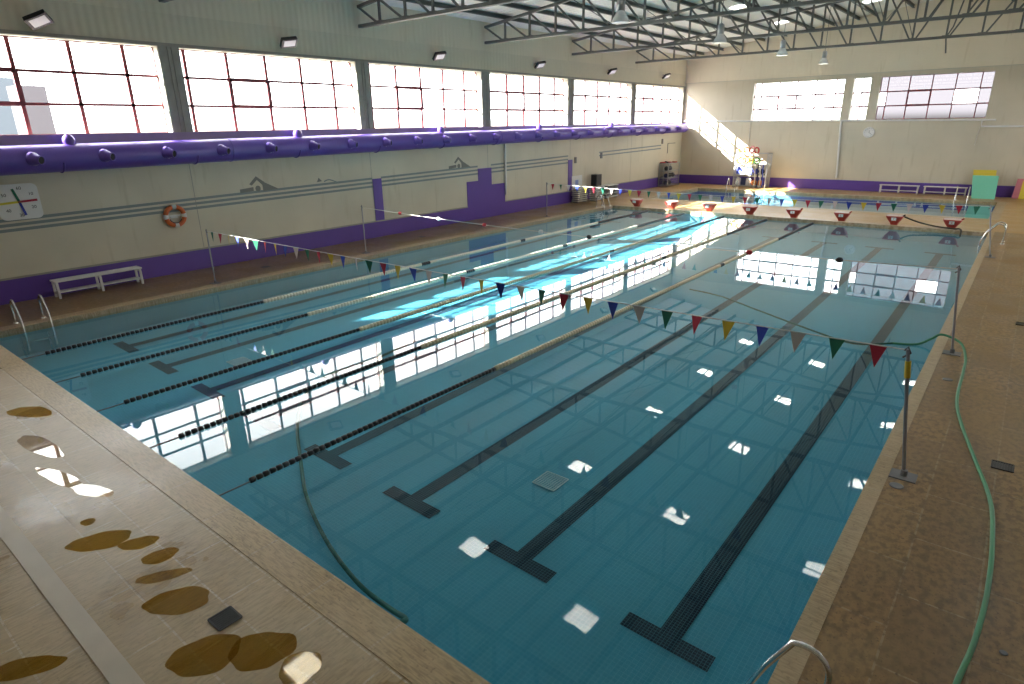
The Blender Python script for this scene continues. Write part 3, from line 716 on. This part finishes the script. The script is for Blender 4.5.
mb = MB(); mb.tube([(-.178, 0, 1.36), (-.155, 0, 1.17)], .03, 8); o = mb.build('tape', M['f_yellow'], pr5); o['label'] = 'yellow tape wrapped under the hook'

def bunting(y, x0, z0, x1, z1, sag, n, cols, size, lab, start):
    t = thing('flag_line', lab, 'flag line', (x0, y, z0), 0, 'lines of swimming pennants')
    def P(u): return Vector(((x1-x0)*u, 0, (z1-z0)*u - sag*4*u*(1-u)))
    mb = MB(); mb.tube([P(i/40) for i in range(41)], .008, 6); mb.build('cord', M['white'], t)
    for k in range(n):
        u = start+(1-2*start)*k/(n-1); p = P(u); w, h = size
        c = cols[k % len(cols)]; tw = random.uniform(-.4, .4) if True else 0
        mb = MB(); d = Vector((math.cos(tw), math.sin(tw), 0))
        a, b_, m_ = -d*w/2, d*w/2, Vector((random.uniform(-.02, .02), random.uniform(-.02, .02), -h))
        mid_ = Vector((0, random.uniform(-.015, .015), 0))
        th = Vector((-d.y, d.x, 0))*.0015
        fr = [a, mid_, b_, m_]
        mb.prism([tuple(q) for q in (a, mid_*.0, b_, m_)], tuple(th*2)); o = mb.build('pennant', M[c], t); o.location = p
        o['label'] = c.split('_')[1]+' pennant'
cyc = ['f_green', 'f_red', 'f_yellow', 'f_blue', 'f_white']
bunting(5.0, PL, 1.39, PR-.20, 1.48, .04, 37, cyc, (.175, .26), 'line of coloured pennants across the near end of the pool', .018)
bunting(20.0, PL, 1.44, PR-.26, 1.44, .12, 37, ['f_red', 'f_green', 'f_white', 'f_blue', 'f_yellow'], (.175, .26), 'line of coloured triangular pennants across the pool before the starting blocks', .02)
# recall rope
t = thing('recall_rope', 'plain white rope with a few small floats across the middle of the pool', 'rope', (PL, 10.0, 1.47), 0)
def PP(u): return Vector(((PR-.17-PL)*u, 0, -.01*u-.15*4*u*(1-u)))
mb = MB(); mb.tube([PP(i/40) for i in range(41)], .009, 6); mb.build('cord', M['offwhite'], t)
for u, c in ((.115, 'bright_red'), (.22, 'white'), (.33, 'bright_red'), (.45, 'white'), (.54, 'ink'), (.78, 'bright_red'), (.885, 'ink')):
    mb = MB(); mb.lathe([(.02, -.06), (.05, -.03), (.05, .03), (.02, .06)], ax='X', seg=12); o = mb.build('float', M[c], t); o.location = PP(u); o['label'] = {'bright_red': 'red', 'white': 'white', 'ink': 'black'}[c]+' float'

# lane ropes
lane_lab = ['lane rope nearest the left wall', 'second lane rope from the left wall', 'middle lane rope of the five', 'fourth lane rope from the left wall', 'rightmost lane rope, beside the two open lanes']
def disc_mesh(name, mat):
    mb = MB(); R_ = .035 if name == 'float_black' else .047; w_ = .035 if name == 'float_black' else .040; mb.lathe([(.016, -w_), (R_, -w_+.006), (R_, w_-.006), (.016, w_)], ax='Y', seg=12)
    o = mb.build(name, mat); me = o.data; bpy.data.objects.remove(o); return me
dm = {c: disc_mesh('float_'+c, M[m_]) for c, m_ in (('black', 'black'), ('cream', 'rope_cream'), ('white', 'rope_white'))}
for i in range(5):
    x = W/2+(i-3)*LW
    t = thing('lane_rope', 'floating black and cream '+lane_lab[i], 'lane rope', (x, 0, WATER+.012), 0, 'floating lane ropes')
    mb = MB(); mb.tube([(0, 0.01, -.01), (0, LEN-.01, -.01)], .010, 6); mb.build('cable', M['plate'], t)
    cc = 'white' if i < 2 else 'cream'; step = .088; y = .48; n_ = 0; rest = MB(); rest.mi = 0
    black_end = 4.95; far_start = 20.25
    while y < 24.7:
        isb = y < black_end or y > far_start or abs(y-15.1) < .16 or (i < 2 and abs(y-10.3) < .16)
        if n_ < 98:
            o = bpy.data.objects.new('float', dm['black' if isb else cc]); col.objects.link(o); o.parent = t; o.location = (0, y, 0)
            if n_ % 2: o.rotation_euler = (0, R(15), 0)
            if isb and y < .6: o['label'] = 'black float'
        else:
            rest.mi = 0 if isb else 1
            r = .05
            rest.lathe([(.018, y-.040), (.045, y-.034), (.045, y+.034), (.018, y+.040)], ax='Y', seg=10)
        n_ += 1; y += step
    ro = rest.build('float_row', [M['black'], M['rope_cream'] if i >= 2 else M['rope_white']], t); ro['kind'] = 'stuff'
# ================================================================ STARTING BLOCKS
def loft(mb, rings):
    vs = [[mb.bm.verts.new(p) for p in r] for r in rings]
    for a, b in zip(vs, vs[1:]):
        for k in range(len(a)): mb._f([a[k], a[(k+1)%len(a)], b[(k+1)%len(b)], b[k]], True)
    mb._f(vs[0][::-1]); mb._f(vs[-1])
def rrect(cx_, cy_, z, hx_, hy_, tilt=0, n=5):
    r = min(hx_, hy_)*.5; pts = []
    for sx_, sy_, a0 in ((1, 1, 0), (-1, 1, 90), (-1, -1, 180), (1, -1, 270)):
        for i in range(n): a = R(a0+90*i/(n-1)); y = sy_*(hy_-r)+r*math.sin(a); pts.append((cx_+sx_*(hx_-r)+r*math.cos(a), cy_+y, z+tilt*y))
    return pts
for i in range(8):
    x = lane_x(i)
    t = thing('starting_block', 'red tapered starting block with pale top, %s from the left' % ORD[i], 'starting block', (x, LEN+.34, 0), 0, 'red starting blocks')
    mb = MB(); loft(mb, [rrect(0, .05, 0, .12, .13), rrect(0, .03, .06, .13, .14), rrect(0, 0, .20, .23, .20), rrect(0, -.02, .31, .285, .24, .03), rrect(0, -.02, .35, .29, .245, .03)]); mb.build('body', M['red_block'], t)
    mb = MB(); loft(mb, [rrect(0, -.02, .348, .275, .23, .03), rrect(0, -.02, .36, .265, .22, .03)]); mb.build('top_pad', M['block_top'], t)
    mb = MB(); mb.box((-.08, -.262, .19), (.08, -.245, .30), Matrix.Translation((0, -.005, 0))); mb.build('number_plate', M['white'], t)
    text_mesh('numeral', str(i+1), .10, M['bright_red'], t, (0, -.270, .245), (R(90), 0, 0))
    if i in (4, 5, 6, 7): mb = MB(); mb.bar((.22, -.1, .31), (.34, -.1, .41), .045, .05); mb.build('grab_handle', M['dark_hose'] if i == 6 else M['red_block'], t)

# ================================================================ HOSES
def smooth(pts, n=8):
    pts = [Vector(p) for p in pts]; out = []
    for i in range(len(pts)-1):
        p0, p1, p2, p3 = pts[max(i-1, 0)], pts[i], pts[i+1], pts[min(i+2, len(pts)-1)]
        for k in range(n):
            t_ = k/n; out.append(.5*((2*p1)+(-p0+p2)*t_+(2*p0-5*p1+4*p2-p3)*t_*t_+(-p0+3*p1-3*p2+p3)*t_**3))
    return out+[pts[-1]]
hp = [(16.02, .6, .02), (16.12, 1.3, .02), (16.18, 2.03, .02), (16.25, 2.6, .02), (16.29, 3.33, .02), (16.28, 4.18, .02), (16.22, 4.97, .02), (16.03, 5.87, .02), (15.82, 6.85, .02), (15.69, 7.74, .02), (15.66, 9.07, .025), (15.63, 9.8, .03), (15.50, 10.38, .10), (15.20, 10.62, .13), (15.05, 10.62, .02), (14.85, 10.45, -.08), (14.5, 10.3, -.09)]
mb = MB(); mb.tube(smooth(hp), .021, 10); tag(mb.build('garden_hose', M['green_hose']), 'green hose lying along the right deck and dipping into the pool', 'hose')
mb = MB(); mb.tube(smooth([(14.5, 10.3, -.09), (13.9, 10.0, -.13), (13.0, 10.45, -.14), (11.6, 11.3, -.14), (10.6, 11.9, -.14), (9.75, 12.1, -.14)]), .018, 8); tag(mb.build('suction_hose', M['deep_hose']), 'thin dark green hose floating across the right lanes of the pool', 'hose')
fp = [(12.45, .03, -.12), (12.2, .35, -.45), (11.7, .55, -.75), (11.1, .62, -.80), (10.2, .85, -.80), (9.2, 1.25, -.80), (8.3, 1.75, -.78), (7.3, 2.35, -.75), (6.4, 3.1, -.72), (6.0, 3.9, -.70), (6.1, 5.0, -.66), (6.0, 6.3, -.62)]
mb = MB(); mb.tube(smooth([(x, y, max(z, fz(x, min(max(y, 0), 25))+.03)) for x, y, z in fp]), .026, 8); tag(mb.build('vacuum_hose', M['deep_hose']), 'dark green hose lying under water in a curve near the near pool edge', 'hose')
mb = MB(); mb.tube(smooth([(12.45, LEN+.40, .32), (12.7, LEN+.55, .20), (13.1, LEN+.35, .12), (13.6, LEN+.20, .06), (14.1, LEN+.12, .04), (14.25, LEN+.05, .06), (14.33, LEN-.06, .0), (14.33, LEN-.10, -.2)]), .03, 8); tag(mb.build('filling_hose', M['dark_hose']), 'dark brown hose between the last two starting blocks, ending in the water', 'hose')

# ================================================================ DRAINS AND GRATES
def drain(x, y, w, lab, m='plate', n=8, z=.006, name='deck_drain', gm='black'):
    t = thing(name, lab, 'drain', (x, y, z), 0)
    mb = MB(); 
    for a, b in (((-w/2, -w/2), (w/2, -w/2)), ((w/2, -w/2), (w/2, w/2)), ((w/2, w/2), (-w/2, w/2)), ((-w/2, w/2), (-w/2, -w/2))): mb.bar((*a, .004), (*b, .004), .014, .01)
    mb.build('rim', M[m], t)
    mb = MB()
    for k in range(1, n): q = -w/2+w*k/n; mb.bar((q, -w/2, .003), (q, w/2, .003), w/n*(.14 if m == 'white' else .55), .006)
    if m == 'white':
        for k in range(1, n): q = -w/2+w*k/n; mb.bar((-w/2, q, .003), (w/2, q, .003), w/n*.14, .006)
    mb.build('grating', M[m], t)
    mb = MB(); mb.quad((-w/2, -w/2, 0), (w/2, -w/2, 0), (w/2, w/2, 0), (-w/2, w/2, 0)); mb.build('sump', M[gm], t)
drain(11.40, -.88, .19, 'dark square drain grate in the near deck among the wet patches', 'black', name='deck_drain', z=.004)
drain(16.29, 5.92, .20, 'dark square drain cover on the right deck beside the green hose', 'black', z=.004)
drain(16.33, 12.7, .20, 'dark square drain cover on the right deck, the farther one', 'black', z=.004)
drain(-1.2, 6.9, .2, 'dark drain slot in the left deck near the first flag pole', z=.004)
drain(-1.2, 13.2, .2, 'dark drain slot in the left deck beyond the second pole', z=.004)
drain(11.50, 3.62, .36, 'white square grating on the pool floor between two lane lines', 'white', 9, fz(11.5, 3.62)+.012, 'pool_grating', 'pool_tile')
drain(3.9, 3.2, .36, 'white square grating on the pool floor at the left lanes', 'white', 9, fz(3.9, 3.2)+.012, 'pool_grating', 'pool_tile')
for x, y, lab in ((15.40, 4.72, 'round steel socket cap beside the near right pole'), (15.50, 8.59, 'round steel socket cap on the right deck halfway between the poles'), (16.43, 2.6, 'tiny round plug in the right deck near the bottom edge')):
    q = .4 if 'tiny' in lab else 1; mb = MB(); mb.lathe([(.07*q, 0), (.07*q, .005), (.06*q, .009)], (0, 0, .003)); o = mb.build('socket_cap', M['plate']); o.location = (x, y, 0); tag(o, lab, 'socket cap')

# ================================================================ PUDDLES
def puddle(cx_, cy_, a, b, rot, lab, m='puddle', seed=0):
    rnd = random.Random(seed); ph = [rnd.uniform(0, 6.28) for _ in range(4)]; pts = []
    for k in range(48):
        th = 2*PI*k/48; r = 1+.07*math.sin(2*th+ph[0])+.06*math.sin(3*th+ph[1])+.03*math.sin(7*th+ph[2])
        x, y = a*r*math.cos(th), b*r*math.sin(th); pts.append((x*math.cos(rot)-y*math.sin(rot), x*math.sin(rot)+y*math.cos(rot), 0))
    mb = MB(); mb.prism(pts, (0, 0, .001)); o = mb.build('wet_patch', M[m]); o.location = (cx_, cy_, .0015); tag(o, lab, 'puddle')
def wp(px, py):                                    # a deck point seen at this photo pixel, solved once
    d = rt*0 + r2*((px-512)/621.23) + u2*((342-py)/621.23) + fw; s_ = -3.8298/d.z
    return 15.888+d.x*s_, -2.5469+d.y*s_
PD = [(100, 541, .30, .11, .9, 'long ochre wet patch, the largest of those left of the drain'), (139, 543, .17, .08, .9, 'ochre wet patch just right of the largest one'), (160, 556, .16, .08, 1.1, 'small pointed ochre wet patch above the faint one'),
      (88, 522, .07, .05, .3, 'tiny square ochre wet patch, topmost of all'), (163, 576, .22, .06, 1.0, 'narrow faint wet patch below the pointed one'), (178, 601, .28, .12, .9, 'broad ochre wet patch above and left of the drain'),
      (205, 655, .28, .14, .9, 'wet patch directly below the drain'), (262, 650, .24, .15, .9, 'wet patch right of the drain at the bottom of the view'), (300, 668, .14, .13, .5, 'rounded puddle mirroring a skylight at the bottom'),
      (25, 668, .26, .08, 1.0, 'dull wet patch beyond the pale stone strip'), (30, 412, .38, .12, .5, 'ochre wet patch at the left edge of the view')]
for i, (px, py, a, b, ro, lab) in enumerate(PD):
    x, y = wp(px, py); puddle(x, y, a*1.0, b*1.35, ro, lab, seed=i)
for i, (px, py, a, b, ro, lab) in enumerate([(40, 446, .55, .13, .15, 'clear puddle on the left near deck mirroring the windows'), (93, 491, .28, .10, .3, 'small clear puddle mirroring the window below the large one'), (118, 450, .12, .06, 0, 'small round clear puddle near the pool edge'), (60, 478, .5, .09, .2, 'thin clear wet film between the two mirroring puddles')]):
    x, y = wp(px, py); puddle(x, y, a, b, ro, lab, 'clear_puddle', 30+i)

# ================================================================ EQUIPMENT
# far mats leaning on the wall
def leaning_mat(x0, x1, z1, foot, top, mt, lab, th=.06, taper=0, tl=None):
    t = MB(); yb, yt = YF-foot, YF-top
    t.prism([(x0, yb, .01), (x1, yb, .01), (x1-taper, yt, z1), (x0+(taper if tl is None else tl), yt, z1)], (0, th, .01)); o = t.build('exercise_mat', M[mt]); tag(o, lab, 'mat', 'foam mats leaning on the far wall')
leaning_mat(13.78, 14.72, 1.05, 1.5, .48, 'mat_green', 'green foam mat leaning in front of the yellow one', taper=.06, tl=-.2)
leaning_mat(13.74, 14.58, 1.30, .85, .10, 'mat_yellow', 'yellow foam mat behind the green mat', taper=.08, tl=-.2)
leaning_mat(15.35, 16.4, .92, .55, .12, 'mat_pink', 'pink foam mat at the right edge of the view', taper=.06)
leaning_mat(15.62, 16.9, .84, .70, .22, 'mat_yellow', 'yellow foam mat in front of the pink one at the right edge', taper=.03)
# stacks of step platforms
def step_board(x, y, z, ln, wd, rz, mt, lab, grp):
    global sb_mesh
    key = (round(ln, 2), mt); ft = 'plate'  # feet coloured dark to paint the shaded gaps between stacked boards
    if key not in SB:
        mb = MB(); mb.mi = 0; mb.box((-wd/2, -ln/2, .055), (wd/2, ln/2, .10)); mb.mi = 1; mb.box((-wd/2+.06, -ln/2+.05, 0), (wd/2-.06, -ln/2+.17, .055)); mb.box((-wd/2+.06, ln/2-.17, 0), (wd/2-.06, ln/2-.05, .055)); mb.box((-.05, -ln/2+.17, .02), (.05, ln/2-.17, .055))
        SB[key] = mb.build('step_board', [M[mt], M[ft]]); o = SB[key]
    else: o = SB[key].copy(); col.objects.link(o)
    o.location = (x, y, z); o.rotation_euler = (0, 0, rz); tag(o, lab, 'step board', grp)
SB = {}
pos = ['lowest', 'second from the floor', 'third from the floor', 'fourth from the floor', 'fifth from the floor', 'sixth from the floor', 'topmost']
for k in range(7): step_board(-2.18, 25.35, .006+.101*k, .85, .42, R(4*(k % 3-1)), 'offwhite', 'off-white step board in the left stack by the far left corner, '+pos[k], 'left stack of step boards')
for k in range(7): step_board(-1.80, 26.4, .006+.101*k, .85, .42, R(4*((k+1) % 3-1)), 'white', 'white step board in the middle stack by the far left corner, '+pos[k], 'middle stack of step boards')
for k in range(7): step_board(-1.95, 28.0, .006+.101*k, 1.1, .45, R(3*((k+1) % 3-1)), 'plate' if k % 2 else 'white', ('dark' if k % 2 else 'white')+' step board in the right striped stack, '+pos[k], 'right stack of step boards')
t = thing('loudspeaker', 'black loudspeaker standing on the middle stack', 'loudspeaker', (-2.15, 26.9, .715))
mb = MB(); mb.box((-.18, -.26, 0), (.18, .26, .60)); mb.build('cabinet', M['black'], t, .02)
mb = MB(); mb.box((-.15, -.272, .04), (.15, -.26, .56)); mb.build('grille', M['black'], t)
t = thing('whiteboard', 'small pale board with blue marks leaning by the left step stack', 'board', (XL+.03, 25.6, .80), 0)
mb = MB(); mb.box((0, -.48, 0), (.02, .48, .52)); mb.build('panel', M['white'], t)
mb = MB(); mb.box((.018, -.18, .06), (.024, .12, .30)); mb.build('sticker', plain('pale_blue', (.30, .38, .75), .5), t)
# equipment cages
def cage(name, loc, w, d, h, shelves, lab):
    t = thing(name, lab, 'equipment cage', loc)
    mb = MB()
    for x in (0, w):
        for y in (0, d): mb.bar((x, y, 0), (x, y, h), .05)
    mb.bar((w/2, 0, .08), (w/2, 0, h), .035)
    for z in (.08, h):
        for x in (0, w): mb.bar((x, 0, z), (x, d, z), .04)
        for y in (0, d): mb.bar((0, y, z), (w, y, z), .04)
    mb.build('cage_frame', M['cage'], t)
    for z in shelves:
        mb = MB(); mb.box((0, 0, z-.012), (w, d, z+.012)); mb.build('shelf', M['cage'], t)
    mb = MB()
    for k in range(1, 12): mb.bar((0, d*k/12, .08), (0, d*k/12, h), .010); mb.bar((w, d*k/12, .08), (w, d*k/12, h), .010)
    for k in range(1, 10):
        mb.bar((0, 0, .08+(h-.08)*k/10), (0, d, .08+(h-.08)*k/10), .010); mb.bar((w, 0, .08+(h-.08)*k/10), (w, d, .08+(h-.08)*k/10), .010)
    mb.build('wire_mesh', M['cage'], t)
    return t
cage('equipment_cage', (-2.5, 35.0, .006), .62, 1.6, 1.42, (.08, .52, .96, 1.42), 'grey metal equipment trolley in the far left corner with red gear on top')
cage('equipment_cage', (1.50, 37.15, .006), 1.95, .75, 2.0, (.08, .75, 1.35), 'tall metal cage of pool toys and rings against the far wall')
rnd = random.Random(3)
cm = {c: plain('toy_'+c, v, .5) for c, v in dict(red=(.55, .05, .05), blue=(.06, .09, .45), yellow=(.70, .58, .08), orange=(.72, .26, .08), white=(.72, .72, .70), pink=(.62, .22, .26), navy=(.03, .04, .12), green=(.15, .42, .12), black=(.02, .02, .03)).items()}
def float_ring(loc, c, r, lab, grp):
    mb = MB(); n = 16
    mb.tube([(r*math.cos(2*PI*k/n), 0, r*math.sin(2*PI*k/n)) for k in range(n+1)], r*.28, 8, False); o = mb.build('swim_ring', cm[c]); o.location = loc; o.rotation_euler = (R(rnd.uniform(-25, 25) + (75 if 'trolley' in lab else 0)), 0, R(rnd.uniform(-40, 40))); tag(o, lab, 'swim ring', grp)
def ball(loc, c, r, lab, grp):
    mb = MB(); mb.lathe([(r*math.sin(PI*k/10)+.001, -r*math.cos(PI*k/10)) for k in range(11)], seg=16); o = mb.build('ball', cm[c]); o.location = loc; tag(o, lab, 'ball', grp)
def noodle(loc, c, ln, rx, ry, lab, grp, r=.035):
    d = Vector((rx, ry, 1)).normalized(); mb = MB(); mb.tube([tuple(d*ln*k/6+Vector((.04*math.sin(k), 0, 0))) for k in range(7)], r, 8); o = mb.build('pool_noodle', cm[c]); o.location = loc; tag(o, lab, 'pool noodle', grp)
def board(loc, c, rz, lab, grp, w=.30, h=.42):
    mb = MB(); P = [(-w/2, 0, 0), (w/2, 0, 0), (w/2, 0, h*.75), (w*.3, 0, h*.95), (0, 0, h), (-w*.3, 0, h*.95), (-w/2, 0, h*.75)]; mb.prism(P, (0, .035, 0)); o = mb.build('kickboard', cm[c]); o.location = loc; o.rotation_euler = (R(-8), 0, rz); tag(o, lab, 'kickboard', grp)
G = 'toys in the tall far cage'
shelf_words = {.12: 'bottom shelf', .80: 'middle shelf', 1.40: 'upper shelf', 2.04: 'very top'}
def P_(x, y, z): return (1.50+x*.93, 37.15+y*.8, .006+z)
for (x, c) in ((.25, 'blue'), (.62, 'white'), (.95, 'blue')): board(P_(x, .2, .78), c, 0, c+' kickboard on the middle shelf of the tall far cage, '+('left part' if x < .5 else 'centre' if x < .9 else 'right of centre'), G)
for (x, c) in ((.22, 'white'), (.55, 'navy'), (.88, 'white')): board(P_(x, .35, .105), c, 0, c+' kickboard standing on the bottom shelf of the tall far cage, '+('left end' if x < .5 else 'centre left' if x < .8 else 'centre'), G, .34, .46)
for (x, c, z) in ((.25, 'yellow', 1.57), (.62, 'orange', 1.57), (.98, 'yellow', 1.60), (1.35, 'green', 1.56)): float_ring(P_(x, .3, z), c, .17, c+' swim ring on the upper shelf of the tall far cage'+(' at its left end' if x < .5 else ' near its middle'), G)
for (x, c, z) in ((.95, 'pink', 2.22), (.60, 'orange', 2.19), (.25, 'yellow', 2.16), (1.25, 'red', 2.17)): float_ring(P_(x, .35, z), c, .17, c+' swim ring lying on top of the tall far cage', G)
for (x, c) in ((1.35, 'blue'), (1.72, 'navy')): ball(P_(x, .3, .94), c, .17, c+' ball on the middle shelf of the tall far cage', G)
for (x, c) in ((1.30, 'orange'), (1.68, 'orange')): ball(P_(x, .3, .27), c, .17, 'orange ball on the bottom shelf of the tall far cage, '+('left' if x < 1.5 else 'right')+' one', G)
for (x, c, rx) in ((1.35, 'white', .04), (1.52, 'navy', .03), (1.68, 'white', .02), (1.83, 'blue', .02)): noodle((1.45+x, 37.05, .03), c, 1.35, rx, 0, c+' pool noodle leaning on the tall far cage front'+(', its leftmost noodle' if x < 1.4 else ', farthest right' if x > 1.8 else ' beside the blue one' if x > 1.6 else ''), G)
G = 'gear on the corner trolley'
for (x, y, c, z) in ((.12, .2, 'red', 1.47), (.40, .5, 'pink', 1.48), (.2, .9, 'red', 1.47), (.45, 1.2, 'red', 1.47), (.3, .45, 'black', 1.47)): float_ring((-2.5+x, 35.0+y, z), c, .14, '%s swim ring on top of the corner trolley, %s' % (c, 'near left' if y < .3 else 'middle' if y < .6 else 'behind the middle' if y < 1 else 'far end'), G)
for k, (y, z, c) in enumerate(((.35, .63, 'navy'), (.85, .63, 'black'), (1.3, .63, 'black'), (.35, 1.07, 'black'), (.85, 1.07, 'navy'), (.35, .19, 'navy'), (.85, .19, 'black'))): ball((-2.5+.32, 35.0+y, z+.035), c, .145, '%s ball on the %s shelf of the corner trolley, %s' % (c, 'lower' if z < .3 else 'middle' if z < .7 else 'upper', ['near', 'centre', 'far'][int(y*1.9) if y*1.9 < 3 else 2] + ' end'), G)

# ================================================================ OUTSIDE
def outbox(a, b, m, lab):
    mb = MB(); mb.box(a, b); o = mb.build('distant_building', M[m]); tag(o, lab, 'building')
def dirpt(px, py, X): 
    d = r2*((px-512)/621.23) + u2*((342-py)/621.23) + fw; s_ = (X-15.888)/d.x; return Vector((X, -2.5469+d.y*s_, 3.8298+d.z*s_))
a, b = dirpt(20, 103, -34), dirpt(45, 86, -34); outbox((-36, a.y, -.3), (-34, b.y, b.z), 'bldg', 'dark grey panel building seen through the first left window')
a, b = dirpt(-10, 98, -50), dirpt(17, 78, -50); outbox((-54, a.y, -.3), (-50, b.y, b.z), 'bldg_blue', 'bluish building beyond the dark panel outside the first left window')
mb = MB(); mb.box((-150, -60, -.5), (-3.2, 160, -.3)); struct(mb.build('ground', plain('outside_ground', (.3, .29, .25), .9)), 'ground outside the hall', 'ground')
